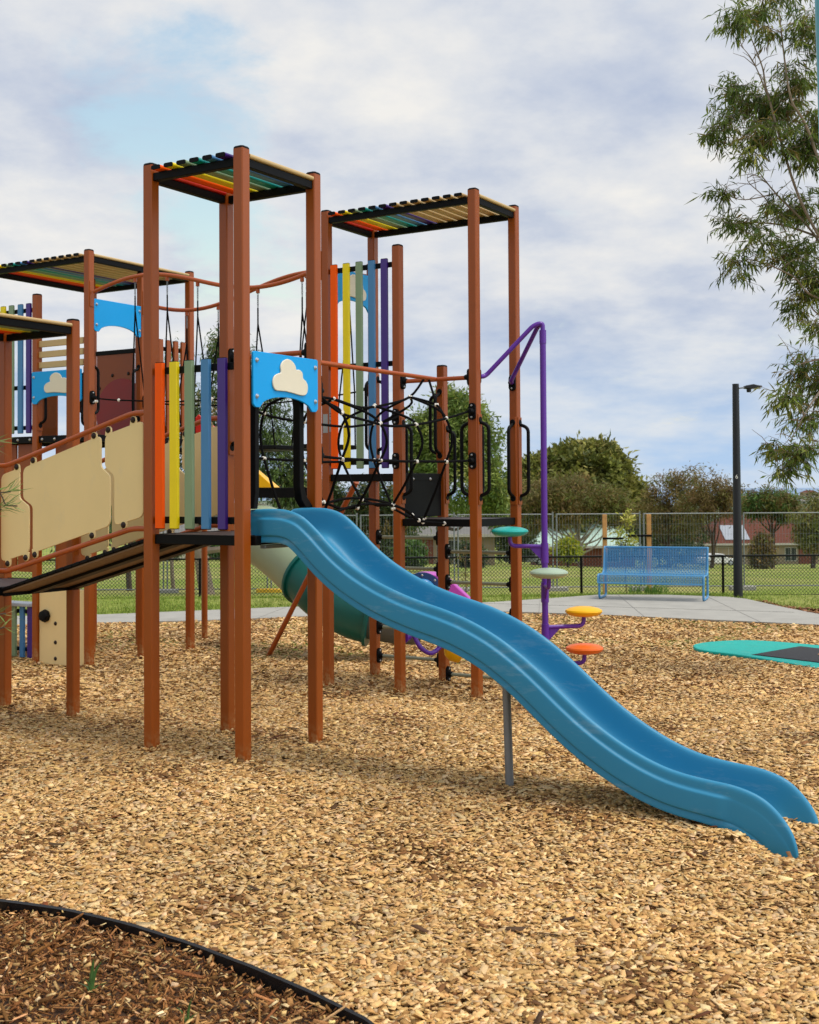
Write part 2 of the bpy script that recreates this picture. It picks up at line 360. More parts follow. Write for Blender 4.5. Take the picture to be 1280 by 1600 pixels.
# ---- decks
def deck(p0,p1,q0,q1,z,label=None,h=.068):
    d=MB(); e=.004
    t=obj('deck',d.box((p0+.02,q0+.02,z-.03),(p1-.02,q1-.02,z-.004)),M['deck'],PS,label,bevel=.003)
    b=MB(); w=.03
    b.box((p0-w/2,q0+g+e,z-h),(p0+w/2,q1-g-e,z)); b.box((p1-w/2,q0+g+e,z-h),(p1+w/2,q1-g-e,z))
    b.box((p0+g+e,q0-w/2,z-h),(p1-g-e,q0+w/2,z)); b.box((p0+g+e,q1-w/2,z-h),(p1-g-e,q1+w/2,z))
    b.box((p0+w,(q0+q1)/2-.025,z-h+.004),(p1-w,(q0+q1)/2+.025,z-.034))
    obj('deck_frame',b,M['black'],t,bevel=.004); return t
deck(0,S,0,S,1.568,'brown perforated deck of the front tower')
deck(Bp,Bm,B0,B1,1.600,'lower black deck of the right tower'); deck(Bp,Bm,B1,B2,2.020,'upper deck of the right tower')
dC=deck(C0,C2,Q0,Q2,2.50,'high deck of the far left tower',.075); deck(-.05,.785,2.435,3.26,1.135,'lowest deck at the left edge')
for i in range(8): bolt(dC,(C0-.016,Q0+.12+i*.2,2.462),(-1,0,0))
# riser between the two right decks
r=MB(); r.box((Bp+g+.01,B1-.012,1.61),(Bm-g-.01,B1+.0,2.025)); ro=obj('riser_panel',r,M['black'],PS,'plain black riser between the two decks',bevel=.004)
for p in (3.5,3.82): bolt(ro,(p,B1-.013,1.97),(0,-1,0))
# ---- rainbow picket panels
def pickets(axis,const,vals,cols,z0,z1,rails,span,out,label):
    """vertical bars standing proud (out) of two or three black rails"""
    a,b=span; base=None
    for z in rails:
        r=MB()
        if axis=='q': r.box((const-.014,a,z-.024),(const+.014,b,z+.024))
        else: r.box((a,const-.014,z-.024),(b,const+.014,z+.024))
        o=obj('rail' if base else 'picket_panel',r,M['black'],base or PS,None if base else label,bevel=.003); base=base or o
    for v,c in zip(vals,cols):
        m=MB(); w,t=.068,.030; e=out*(.015+t/2)
        if axis=='q': m.box((const+e-t/2,v-w/2,z0),(const+e+t/2,v+w/2,z1)); 
        else: m.box((v-w/2,const+e-t/2,z0),(v+w/2,const+e+t/2,z1))
        k=obj('picket',m,M[c],base,bevel=.006)
        cp=MB()
        for z,zz in ((z1,z1+.005),(z0-.005,z0)):
            if axis=='q': cp.box((const+e-t/2+.002,v-w/2+.002,z),(const+e+t/2-.002,v+w/2-.002,zz))
            else: cp.box((v-w/2+.002,const+e-t/2+.002,z),(v+w/2-.002,const+e+t/2-.002,zz))
        k2=cp.mesh('picket_cap',M['black'])
        # caps are joined into the picket mesh
        bm=bmesh.new(); bm.from_mesh(k.data); bm.from_mesh(k2); 
        nf=len(cp.f); bm.faces.ensure_lookup_table()
        for f in bm.faces[-nf:]: f.material_index=1
        bm.to_mesh(k.data); bm.free(); k.data.materials.append(M['black'])
    return base
rb5=['orange','yellow','sage','blue','purple']
pickets('q',0,[.713,.578,.440,.291,.145],rb5,1.610,2.766,(1.668,2.712),(g+.004,S-g-.004),-1,'five rainbow pickets between the two left front posts of the front tower')
pickets('q',Bp,[1.513,1.37,1.222,1.08,.938],rb5,2.075,4.03,(2.13,3.05,3.978),(B1+g+.004,B2-g-.004),-1,'five tall rainbow pickets on the right tower')
pickets('q',C0,[6.30,6.16,6.02,5.87,5.733],rb5,2.54,4.01,(2.60,3.06,3.94),(Q1+g+.004,Q2-g-.004),-1,'tall rainbow pickets at the far left')
pickets('p',Q0,[4.20,4.35,4.48,4.61,4.74],['post']*5,2.53,3.65,(2.6,3.55),(C1+g+.004,C2-g-.004),-1,'plain brown pickets on the far left tower')
# small counter of pickets under the far left tower
ct=pickets('q',3.55,[6.60,6.46,6.32,6.18,6.05],rb5,-.06,.53,(.03,.47),(6.01,6.68),-1,'low play counter with rainbow pickets and silver top under the far left tower')
obj('counter_top',MB().box((3.44,5.99,.535),(3.66,6.70,.575)),M['grey'],ct,bevel=.008)
# ---- sky blue panels with a cloud
CLOUD=[(905,296),(885,275),(880,240),(892,205),(918,187),(932,178),(930,140),(945,108),(975,90),(1005,100),(1025,125),(1032,150),(1052,148),(1072,165),(1077,200),(1095,215),(1108,245),(1105,285),(1090,306),(1060,310),(1000,300),(950,294)]
def cloud_poly():
    P=[Vector(((x-994)*.00177,(296-y)*.00111,0)) for x,y in CLOUD]
    q=spline(P[-2:]+P+P[:2],4)[8:-8]
    return [(v.x,v.y) for v in q[:-1]]
def sky_panel(axis,const,u0,u1,zb,zt,arch,out,cloud=True,label=None,bm_='steel'):
    """axis: which coordinate runs along the panel; const: its plane; arch cut in the lower edge"""
    w=u1-u0; n=14; low=[]
    tab=.07*w/.74
    for k in range(n+1):
        t=k/n; u=u0+tab+(w-2*tab)*t; low.append((u,zb+arch*(1-(2*t-1)**2)**.55))
    poly=[(u0,zb+.02),(u0+tab*.35,zb)]+low+[(u1-tab*.35,zb),(u1,zb+.02),(u1,zt),(u0,zt)]
    rad=[.01,.01]+[.0]*len(low)+[.01,.01,.018,.018]
    poly=roundpoly(poly,rad)
    th=.018; h0,h1=(const,const+out*th) if out>0 else (const+out*th,const)
    m=MB(); ax='x' if axis=='q' else 'y'; m.prism(poly,h0,h1,axis=ax)
    o=obj('arch_panel',m,M['sky'],PS,label,bevel=.003)
    f=const+out*(th+.0005); nrm=(out,0,0) if axis=='q' else (0,out,0)
    for u in (u0+.035,u1-.035):
        for z in (zb+.075,zt-.06):
            bolt(o,(f,u,z) if axis=='q' else (u,f,z),nrm)
    if cloud:
        c=MB(); P=cloud_poly(); cu=(u0+u1)/2+(.03 if axis=='p' else -.03)*w/.74; sg=1 if axis=='p' else -1
        P=[(cu+sg*x*w/.74,zb+.125*(zt-zb)/.38+y*(zt-zb)/.38) for x,y in P]
        a,b=sorted((f,f+out*.012)); c.prism(P,a,b,axis=ax); obj('cloud_badge',c,M['cloud'],o,bevel=.004)
    return o
sky_panel('p',-g-.002,.045,.785,2.432,2.812,.085,-1,True,'sky blue arch panel with cream cloud above the slide entry')
sky_panel('q',C0-g-.002,Q0+.06,Q1+.02,2.858,3.222,.08,-1,True,'sky blue arch panel with cream cloud on the far left tower')
sky_panel('p',Q0-.012,C0+.05,C1-.03,3.64,4.0,.09,-1,False,'plain sky blue arch panel on the far left tower')
sky_panel('p',B2-.01,Bp+.06,Bm-.05,3.66,4.04,.09,-1,True,'sky blue arch panel seen from behind on the right tower')
# sand boards on the far left tower
for z in (3.30,3.42,3.54): obj('sand_board',MB().box((C0-.012,Q0+.08,z-.036),(C0+.016,Q1-.035,z+.036)),M['slatbeige'],PS,bevel=.006)
# brown wall with a dark red disc
wp=obj('wall_panel',MB().box((C2-.012,Q1+.09,2.5),(C2+.012,Q2-.09,3.62)),M['post'],PS,'brown wall panel with dark red disc',bevel=.003)
obj('panel_top_rail',MB().box((C2-.025,Q1+.05,3.60),(C2+.025,Q2-.05,3.655)),M['black'],wp,bevel=.004)
d=MB(); d.lathe([(.43,0),(.43,.01)],40,M=face_rot((-1,0,0)),c=(C2-.013,Q1+.30,2.86)); obj('disc',d,M['redwall'],wp)
for a in range(40,200,32): bolt(wp,(C2-.013,Q1+.30+.50*math.cos(R(a)),2.86+.5*math.sin(R(a))),(-1,0,0),DBOLT)
for k,q in enumerate((4.99,5.31,5.93,6.25)):
    obj('lower_board',MB().box((3.36,q-.145,.95),(3.385,q+.145,2.42)),M['post'],PS,bevel=.004)
obj('cabin_panel',MB().box((3.60,5.70,2.52),(3.625,5.99,3.24)),M['post'],PS,bevel=.004)
# play panel beneath the far left tower
pp=obj('play_panel',MB().box((C0-.012,Q0+.06,.0-.06),(C0+.012,Q1-.05,.79)),M['beige'],PS,'sand coloured play panel with black knob under the far left tower',bevel=.004)
kn=MB(); kn.lathe([(.07,0),(.075,.02),(.06,.06),(.035,.065)],8,M=face_rot((-1,0,0)),c=(C0-.012,5.47,.48)); obj('knob',kn,M['black'],pp,bevel=.004)
for z in (.40,.19,-.01+.02): bolt(pp,(C0-.012,5.32,z),(-1,0,0),DBOLT)
# ---- slide entry hood
h=MB()
pl=[(.105,1.745),(.125,1.86),(.125,2.66),(.682,2.66),(.682,1.90),(.71,1.83),(.79,1.752),(.79,1.74),(.70,1.745),(.65,1.80),(.628,1.90),(.628,2.46),(.61,2.56),(.55,2.61),(.26,2.61),(.20,2.58),(.168,2.50),(.168,1.87),(.15,1.745)]
h.prism(pl,-.012,.05,axis='y'); obj('entry_hood',h,M['black'],PS,'black moulded hood round the slide entry',bevel=.012,seg=3)
# ---- wave slide (part > support leg, entry lip)
RIM=np.array([(-.05,1.730),(.03,1.737),(.15,1.740),(.27,1.731),(.39,1.692),(.51,1.603),(.63,1.495),(.75,1.405),(.87,1.335),(.99,1.277),(1.11,1.230),(1.23,1.190),(1.35,1.157),(1.47,1.126),(1.59,1.089),(1.71,1.042),(1.83,.984),(1.95,.912),(2.07,.828),(2.19,.733),(2.31,.635),(2.43,.545),(2.55,.468),(2.67,.402),(2.79,.348),(2.91,.308),(3.03,.284),(3.15,.270),(3.27,.257),(3.38,.228),(3.46,.185),(3.53,.118),(3.58,.045),(3.605,-.03),(3.612,-.10)])
sp=[Vector((a,b,0)) for a,b in RIM]; sp=spline(sp,4)
n=len(sp); 
def section(s):
    e=float(ss(.04,.075,s)*(1-ss(3.22,3.26,s)))*.017       # raised side panel
    kw=float(np.interp(s,[0,.25,.55,2.2,2.7,3.1,3.3,3.5],[.93,.92,.91,.92,.94,.95,1.0,1.15]))
    half=[(0,-.212),(.12,-.211),(.20,-.207),(.236,-.192),(.256,-.162),(.266,-.105),(.274,-.035),(.279,-.012),(.287,.002),(.300,.008),(.312,.006),(.321,-.004),(.324,-.018),
          (.3245,-.050),(.325,-.058),(.325+e*.45,-.064),(.326+e,-.071),(.327+e,-.078),(.328+e,-.10),(.328+e,-.175),(.328+e,-.190),(.327+e*.8,-.195),(.326+e*.1,-.200),(.327,-.204),(.330,-.209),(.333,-.238),(.331,-.247),(.322,-.248),(.312,-.235),(.30,-.232),(.20,-.230),(0,-.230)]
    return [(u*.79 if u<.28 else .2212+(u-.28)*.95,w*kw) for u,w in half]
sl=MB(); K=len(section(1)); vs=[];
for i,v in enumerate(sp):
    t=(sp[min(i+1,n-1)]-sp[max(i-1,0)]).normalized(); nn=Vector((-t.y,t.x,0))
    f_=float(ss(3.12,3.38,v.x)); nn=(nn*(1-f_)+Vector((.12,1,0))*f_).normalized(); s=v.x; half=section(s)
    full=[(-u,w) for u,w in half]+[(u,w) for u,w in half[::-1]][1:-1]
    for u,w in full:
        q=v+nn*(w*.97); vs.append((.3825+u,-q.x,q.y))
m=len(full); fs=[]
for i in range(n-1):
    for k in range(m): fs.append((i*m+k,i*m+(k+1)%m,(i+1)*m+(k+1)%m,(i+1)*m+k))
fs+=[tuple(range(m)),tuple(range((n-1)*m,n*m))[::-1]]
sl.add(vs,fs)
slide=obj('slide',sl,M['slide'],PS,'long blue plastic wave slide running down to the wood chips')
slide.data.set_sharp_from_angle(angle=R(70))
sv=slide.modifiers.new('sub','SUBSURF'); sv.levels=1; sv.render_levels=1
lg=MB(); lg.tube([(.385,-1.80,-.2),(.385,-1.772,.80)],.026,14); obj('support_leg',lg,M['galv'],slide)
lb=MB(); lb.box((.15,-.075,1.475),(.61,-.03,1.50)); obj('mounting_bracket',lb,M['galv'],slide,bevel=.003)
for p in (.085,.68): obj('mounting_block',MB().box((p-.03,-.07,1.50),(p+.03,-.016,1.565)),M['black'],slide,bevel=.004)
# ------------------------------------------------------------------ ramp to the left
zu=lambda q:2.441-.2632*(q-.93)
zl=lambda q:1.618-.2537*(q-.93)
def ramp_side(p,out):
    rails=[]
    for fz,nm in ((zu,'upper'),(zl,'lower')):
        t=MB(); t.tube(fillet([(p,S+g-.01,fz(1.0)+.004),(p,1.0,fz(1.0)+.004),(p,2.32,fz(2.32)-.004),(p,2.435-g+.01,fz(2.32)-.004)],.06,5),.0195,12)
        rails.append(obj('handrail',t,M['rail'],PS))
    ztop=lambda q:zu(q)-.068; zbot=lambda q:zl(q)+.072
    kz=lambda q:zu(q)-.30; kz2=lambda q:zu(q)-.385
    gaps=[(1.290,1.198),(2.150,2.045)]; w=.021
    def shape(right,left):
        # right / left are (upper q, lower q) of the S shaped gap, or None for the end
        P=[]
        if right is None: r_=[(.895,zbot(.93)),(.895,ztop(.93))]
        else: a,b=right; r_=[(b+w,zbot(b)),(b+w,kz2(b)),(a+w,kz(a)),(a+w,ztop(a))]
        if left is None: l_=[(2.375,ztop(2.34)),(2.375,zbot(2.34))]
        else: a,b=left; l_=[(a-w,ztop(a)),(a-w,kz(a)),(b-w,kz2(b)),(b-w,zbot(b))]
        poly=r_+l_
        rad=[.05 if (i in (0,len(r_)-1,len(r_),len(poly)-1)) else .03 for i in range(len(poly))]
        return roundpoly(poly,rad,5)
    for right,left,bs in ((None,gaps[0],[(.99,1),(1.235,1),(1.085,0)]),(gaps[0],gaps[1],[(1.38,1),(2.02,1),(1.40,0),(2.00,0)]),(gaps[1],None,[(2.20,1),(2.10,0),(2.30,0)])):
        m=MB(); m.prism(shape(right,left),p-.007,p+.007,axis='x')
        for q,up in bs:      # lugs that carry the bolts
            z=ztop(q) if up else zbot(q)
            cpl=[]
            for k in range(13):
                a=math.pi*k/12; cpl.append((q+.028*math.cos(a),z+(.022+.028*math.sin(a) if up else -.022-.028*math.sin(a))))
            cpl+= [(q-.034,z-.02*(1 if up else -1)),(q+.034,z-.02*(1 if up else -1))]
            m.prism(cpl,p-.0068,p+.0068,axis='x')
        o=obj('ramp_panel',m,M['beige'],PS,bevel=.0025)
        for q,up in bs:
            z=(ztop(q)+.022) if up else (zbot(q)-.022)
            bolt(o,(p+out*.0075,q,z),(out,0,0),DBOLT if out<0 else BOLT)
            tb=MB(); tb.box((p-.006,q-.014,min(z,zu(q)) if up else zl(q)),(p+.006,q+.014,max(z,zu(q)-.01) if up else z)); obj('rail_tab',tb,M['rail'],rails[0 if up else 1])
ramp_side(0.,-1); ramp_side(S,-1)
q0,q1=S+g+.005,2.435-g-.005; zt=lambda q:1.535-.272*(q-.9)
N=18
st=MB()
for p in (.33,S-.09): st.beam((p,q0,zt(q0)-.055),(p,q1,zt(q1)-.055),.11,.022)
for y in (q0,q1): st.box((.03,y-.012,zt(y)-.066),(S-.03,y+.012,zt(y)-.045))
rmp=obj('ramp_deck',st,M['black'],PS,'sloping ramp floor of black planks')
pk=MB()
for i in range(N):
    a=q0+(q1-q0)*i/N+.004; b=q0+(q1-q0)*(i+1)/N-.004
    pk.beam((S/2,a,zt(a)-.013),(S/2,b,zt(b)-.013),S-.02,.024)
pl_=obj('planks',pk,M['black'],rmp,bevel=.004)
un=MB(); un.beam((S/2,q0,zt(q0)-.036),(S/2,q1,zt(q1)-.036),S-.05,.012); obj('under_board',un,M['kneel'],rmp)
# ------------------------------------------------------------------ rope net tunnel between the towers
bar=MB(); zb=2.878
bar.tube([(S,S-g-.03,zb),(S,g+.03,zb)],.02,12); bar.tube([(Bp,B1-g-.03,zb-.004),(Bp,g+.03,zb-.004)],.02,12); bar.tube([(S,.41,zb),(Bp,.41,zb)],.02,12)
nb=obj('net_beam',bar,M['rail'],PS)
for p,q,a in ((S,S-g,(0,-1,0)),(S,g,(0,1,0)),(Bp,B1-g,(0,-1,0)),(Bp,g,(0,1,0))): clamp(nb,(p,q,zb),a)
nt_=MB(); RR=.0112
N1=[(.87,.03,2.60),(1.174,.03,2.46),(1.518,.03,2.414),(1.894,.03,2.382),(2.306,.03,2.411),(2.772,.03,2.478),(3.21,.03,2.565)]
N2=[(.87,.03,2.125),(1.2,.03,2.108),(1.9,.03,2.10),(2.355,.03,2.104),(2.772,.03,2.11),(3.21,.03,2.124)]
F1=[(.87,.78,2.56),(1.3,.78,2.46),(2.02,.78,2.422),(2.4,.78,2.42),(2.602,.78,2.439),(2.941,.78,2.48),(3.21,.78,2.545)]
F2=[(.87,.78,2.13),(2.02,.78,2.106),(2.588,.78,2.135),(3.21,.78,2.136)]
BA=[(.87,.30,1.58),(1.35,.32,1.66),(1.853,.34,1.742),(2.25,.34,1.75),(2.6,.33,1.70),(2.83,.33,1.60),(3.22,.3,1.56)]
BB=[(.87,.52,1.60),(1.35,.50,1.70),(1.853,.50,1.79),(2.25,.50,1.795),(2.705,.50,1.735),(3.0,.5,1.64),(3.22,.52,1.57)]
T=[(3.062,.41,2.86),(2.825,.41,2.689),(2.451,.41,2.603),(2.05,.41,2.553),(1.65,.41,2.60),(1.15,.41,2.62),(.9,.41,2.75),(.83,.41,2.87)]
for L in (N1,N2,F1,F2,BA,BB,T): nt_.tube(spline(L,4),RR,7)
hoops=[]
for p,pt in ((1.22,1.15),(1.75,1.65),(2.30,2.25),(2.80,2.825)):
    at=lambda L:Vector((p,np.interp(p,[x[0] for x in L],[x[1] for x in L]),np.interp(p,[x[0] for x in L],[x[2] for x in L])))
    tz=np.interp(pt,[x[0] for x in T[::-1]],[x[2] for x in T[::-1]]); tt=Vector((pt,.41,tz))
    a,b,c,d,e,f=at(N1),at(N2),at(BA),at(BB),at(F1),at(F2)
    c2=Vector((c.x+.12,c.y,c.z)); d2=Vector((d.x-.12,d.y,d.z))
    mid=(a+b)/2+Vector((.02,-.05,0)); mid2=(e+f)/2+Vector((.02,.05,0))
    nt_.tube(spline([tt,(tt+a)/2+Vector((.05,-.05,-.005)),a,mid,b],4),RR,7); nt_.tube(spline([tt,(tt+e)/2+Vector((-.05,.05,-.005)),e,mid2,f],4),RR,7)
    for s_,t_ in ((b,c2),(f,d2)): nt_.tube([s_,(s_+t_)/2+Vector((0,0,-.015)),t_],RR,7)
    nt_.tube([c2,(c2+d2)/2+Vector((0,0,-.03)),d2],RR,7)
    hoops+=[a,b,c2,d2,e,f,tt]
# extra hangers from the beam near the right tower
nt_.tube(spline([(2.825,.41,2.689),(3.0,.24,2.62),(2.772,.03,2.478)],4),RR,7); nt_.tube(spline([(2.825,.41,2.689),(3.05,.55,2.63),(2.941,.78,2.48)],4),RR,7)
nt_.tube([(3.15,.41,2.87),(3.0,.24,2.62)],RR,7)
net=obj('rope_net',nt_,M['rope'],PS,'black rope net tunnel between the front and right towers')
cm=MB()
cm.lathe([(.004,-.020),(.015,-.016),(.017,-.006),(.012,0),(.017,.006),(.015,.016),(.004,.020)],10)
CONN=cm.mesh('connector',M['white'])
def conn(par,p):
    o=bpy.data.objects.new('connector',CONN); COL.objects.link(o); o.parent=par; o.location=p
    o.rotation_euler=(rng.uniform(.9,1.9),rng.uniform(-.4,.4),rng.uniform(0,3)); return o
for v in hoops: conn(net,v)
for v in (BA[5],BA[6],BB[5],BB[6],(3.0,.24,2.62)): conn(net,v)
for p,q,z,a in ((Bp-g,B0,2.565,(-1,0,0)),(Bp-g,B0,2.124,(-1,0,0)),(Bp-g,B1,2.545,(-1,0,0)),(Bp-g,B1,2.136,(-1,0,0)),(S+g,0,2.60,(1,0,0)),(S+g,0,2.125,(1,0,0)),(S+g,S,2.56,(1,0,0)),(S+g,S,2.13,(1,0,0))):
    clamp(net,(p,q,z),a)
# ------------------------------------------------------------------ hanging rope bridge under two wavy rails
def wave(p,s):
    return [(p,Q0+(B2-Q0)*k/40,4.04+s*.135*math.sin(2*math.pi*k/40)) for k in range(41)]
for p,s in ((C0,1),(C1,-1)):
    t=MB(); t.tube(wave(p,s)[1:-1],.022,12); wr=obj('wavy_rail',t,M['rail'],PS,'wavy brown overhead rail of the hanging bridge')
    for q,d in ((Q0-g,-1),(B2+g,1)):
        sh=MB(); sh.beam((p,q+.0*d,3.90),(p,q,4.18),.06,.016,up=(0,1,0)); obj('rail_plate',sh,M['post'],wr,bevel=.003)
    hb=MB()
    for q in (4.12,3.66,3.24,2.45,1.90):
        k=(Q0-q)/(Q0-B2); z=4.04+s*.135*math.sin(2*math.pi*k)
        hb.tube([(p,q,z-.02),(p,q,z-.06)],.02,8)
        nlk=6; ch=MB()
        for i in range(nlk):
            zc=z-.065-.022*i-.012; a=MB(); rot=i%2
            ring=[]
            for j in range(10):
                an=2*math.pi*j/10; x=.008*math.cos(an); y=.016*math.sin(an)
                ring.append((p+(x if rot else 0),q+(0 if rot else x),zc+y))
            ch.tube(ring,.0032,5,closed=True)
        obj('chain',ch,M['galv'],wr); zc=z-.065-.022*nlk-.01
        # rope triangle down to the stepping board
        top=Vector((p,q,zc)); nd_=Vector((p,q,zc-.16)); sgn=1 if p==C0 else -1
        hb.cur=1; hb.tube([top,nd_],.008,7)
        for e in (-.13,.13):
            hb.tube([nd_,(p+sgn*.05,q+e*.7,2.88),(p+sgn*.10,q+e,2.32)],.008,7)
        hb.cur=0
    hr=obj('hanger',hb,[M['rail'],M['rope']],wr)
    rp=MB(); rp.tube(spline([(p,Q0-g,2.90),(p,Q0-.5,2.85),(p,(Q0+B2)/2,2.80),(p,B2+.5,2.85),(p,B2+g,2.9)],6),.0085,7)
    ho=obj('hand_rope',rp,M['rope'],PS); 
    for q in (4.70,4.36,3.9,3.5,3.05,2.6,2.2): conn(ho,(p,q,2.855 if abs(q-3.2)>1 else 2.81))
    clamp(ho,(p,Q0-g,2.9),(0,-1,0)); clamp(ho,(p,B2+g,2.9),(0,1,0))
for q in (4.12,3.66,3.24,2.85,2.45,1.90):
    st=MB(); st.box((C0+.09,q-.14,2.28),(C1-.09,q+.14,2.325)); obj('step_board',st,M['black'],PS,bevel=.008)
# ------------------------------------------------------------------ ladder rungs behind the right tower
def rung(a,b,z,ends):
    t=MB(); t.tube([a,b],.017,12); o=obj('rung',t,M['rung'],PS)
    for e,d in ends: clamp(o,e,d)
for z in (1.39,1.083,.78,.48,.19):
    rung((Bm,B2-g-.02,z),(Bm,B1+g+.02,z),z,(((Bm,B2-g,z),(0,-1,0)),((Bm,B1+g,z),(0,1,0))))
for z in (1.26,.96,.66,.36,.062):
    rung((Bm-.01,B1-g-.02,z),(Bm-.01,g+.02,z),z,(((Bm-.005,B1-g,z),(0,-1,0)),((Bm-.015,g,z),(0,1,0))))
# ------------------------------------------------------------------ stepping pod climber
PX,PY=3.64,-.5
zg=gpq(PX,PY)
cl=MB(); cl.tube([(PX,PY,zg-.2),(PX,PY,3.18)],.028,16)
cl.tube([(PX,PY,3.18),(PX,PY,3.30)],.031,16)
for p,z,d in ((Bp+g,2.885,1),(Bm-.02-g,2.875,-1)):
    cl.tube(fillet([(p+d*.02,B0,z),(p+d*.10,B0-.03,z+.005),(PX-d*.045,PY+.07,3.345),(PX,PY,3.37),(PX,PY,3.24)],.10,7),.021,12)
pc=obj('pod_climber',cl,M['purpletube'],PS,'violet climbing pole with teal, sage, yellow and orange stepping pods')
for p,z,d in ((Bp+g,2.885,1),(Bm-.02-g,2.875,-1)): clamp(pc,(p,B0,z),(d,0,0))
ir=Matrix.Rotation(-(math.pi/2-TH),3,'Z')
def podlocal(dx,dy): return ir@Vector((dx,dy,0))
for nm,m_,dx,dy,z in (('teal','podteal',-.31,.02,1.487),('sage','podsage',.0,-.33,1.135),('yellow','podyel',.355,.06,.762),('orange','podor',.33,-.14,.452)):
    d_=podlocal(dx,dy); base=Vector((PX,PY,0)); c=base+d_+Vector((0,0,z))
    b=MB(); zz=z-.135
    b.tube(fillet([base+Vector((0,0,zz)),base+d_+Vector((0,0,zz+.004)),base+d_+Vector((0,0,z-.01))],.085,7),.019,12)
    u=d_.normalized(); s_=Vector((-u.y,u.x,0)); tri=[]
    for t in (-.007,.007):
        tri+=[base+u*.02+s_*t+Vector((0,0,zz+.02)),base+u*.16+s_*t+Vector((0,0,zz+.012)),base+u*.02+s_*t+Vector((0,0,zz-.13))]
    b.add(tri,[(0,1,2),(5,4,3),(0,3,4,1),(1,4,5,2),(2,5,3,0)])
    b.lathe([(.035,zz-.15),(.035,zz+.03)],16,c=base)
    arm=obj('pod_arm',b,M['purpletube'],pc)
    pd=MB(); r_=.168
    prof=[(0.001,-.046),(r_*.5,-.045),(r_*.78,-.034),(r_*.94,-.017),(r_,0.0),(r_*.97,.013),(r_*.8,.028),(r_*.5,.040),(r_*.2,.044),(.001,.0445)]
    pd.lathe(prof,36,c=c); obj('pod',pd,M[m_],pc)
# ------------------------------------------------------------------ tube slide behind
inv=Matrix.Translation((P2.x,P2.y,0))@Matrix.Rotation(math.pi/2-TH,4,'Z'); inv=inv.inverted()
def loc_(x,y,z): return inv@Vector((x,y,z))
tp=[loc_(*c) for c in ((-2.05,15.6,1.36),(-1.78,15.3,1.30),(-1.47,14.97,1.11),(-1.17,14.65,.88),(-.88,14.4,.66),(-.57,14.25,.52),(-.2,14.2,.44),(.12,14.2,.42))]
cu=spline(tp,8); rad=.375
def seg(a,b,r=rad): 
    t=MB(); t.tube(cu[a:b+1],r,28); return t
ts=obj('tube_slide',seg(2,24),M['sagepl'],PS,'closed tube slide, sage above and teal below, behind the front tower')
obj('tube_section',seg(24,43),M['tealpl'],ts); 
obj('tube_exit',seg(43,56,rad*.86),M['greypl'],ts)
for i,m_ in ((24,'tealpl'),(43,'tealpl')):
    f=MB(); t=(cu[i+1]-cu[i-1]).normalized(); f.tube([cu[i]-t*.02,cu[i]+t*.02],rad+.035,32); obj('flange',f,M[m_],ts,bevel=.004)
for x in (-2.24,-1.19):
    a=loc_(x,15.3,0); post(a.x,a.y,1.90)
a,b=loc_(-2.24,15.3,1.84),loc_(-1.19,15.3,1.84)
en=MB(); en.beam(a,b,.07,.125); obj('entry_beam',en,M['black'],ts,bevel=.004)
hd=MB(); A_=loc_(-1.98,15.25,2.20);B_=loc_(-2.1,15.25,1.905);C_=loc_(-1.66,15.25,1.905); D_=loc_(-1.95,15.9,2.15);E_=loc_(-2.1,15.9,1.905);F_=loc_(-1.66,15.9,1.905)
hd.add([A_,B_,C_,D_,E_,F_],[(0,1,2),(5,4,3),(0,3,4,1),(1,4,5,2),(2,5,3,0)]); obj('tube_hood',hd,M['podyel'],ts,bevel=.01)
rh=MB(); vs=[loc_(*c) for c in ((-2.72,16,2.86),(-2.95,16,2.62),(-2.45,16,2.62),(-2.7,16.6,2.80),(-2.95,16.6,2.62),(-2.45,16.6,2.62))]
rh.add(vs,[(0,1,2),(5,4,3),(0,3,4,1),(1,4,5,2),(2,5,3,0)]); rr_=obj('roof_peak',rh,M['red'],PS,'small red roof peak behind the pickets',bevel=.008)
rp=MB(); rp.tube([loc_(-2.7,16.3,-.2),loc_(-2.7,16.3,2.70)],.04,10); obj('peak_pole',rp,M['post'],rr_)
br=MB(); a=loc_(-1.70,14.75,-.12); b=loc_(-.557,13.0,1.955); br.tube([a,b],.030,14); obj('brace_pole',br,M['rail'],PS,'leaning brown brace pole in front of the tube slide')
# ------------------------------------------------------------------ talk tube
tt=MB(); tt.lathe([(.065,0),(.065,.02),(.045,.03),(.045,.10)],18,M=face_rot((1,0,0)),c=(Bp+g,B1,.50))
c0=Vector((Bp+g+.08,B1,.50)); 
tt.tube(spline([c0,c0+Vector((.08,-.02,0)),c0+Vector((.10,-.09,-.11)),c0+Vector((.17,-.16,-.17)),c0+Vector((.27,-.20,-.12)),c0+Vector((.33,-.22,-.03)),c0+Vector((.36,-.22,-.09)),c0+Vector((.37,-.21,-.15))],5),.022,12)
tk=obj('talk_tube',tt,M['purpletube'],PS,'violet talk tube with yellow horn low on the right tower')
hn=MB(); hn.lathe([(.02,0),(.075,.02),(.115,.07),(.125,.14),(.118,.142),(.10,.08),(.02,.03)],22,M=face_rot((.55,-.45,-.1)),c=c0+Vector((.34,-.215,-.14))); obj('horn',hn,M['podyel'],tk)
# small instruction plate on the post
lp=obj('sticker',MB().box((Bp-.032,B2-g-.0025,2.43),(Bp+.028,B2-g-.0005,2.70)),M['sticker'],PS)
ls=MB()
for z,w in ((2.67,.02),(2.60,.012),(2.575,.016),(2.53,.02),(2.50,.015)): ls.box((Bp-.02,B2-g-.0035,z),(Bp-.02+w*2,B2-g-.0027,z+.01))
obj('print',ls,M['ink'],lp)
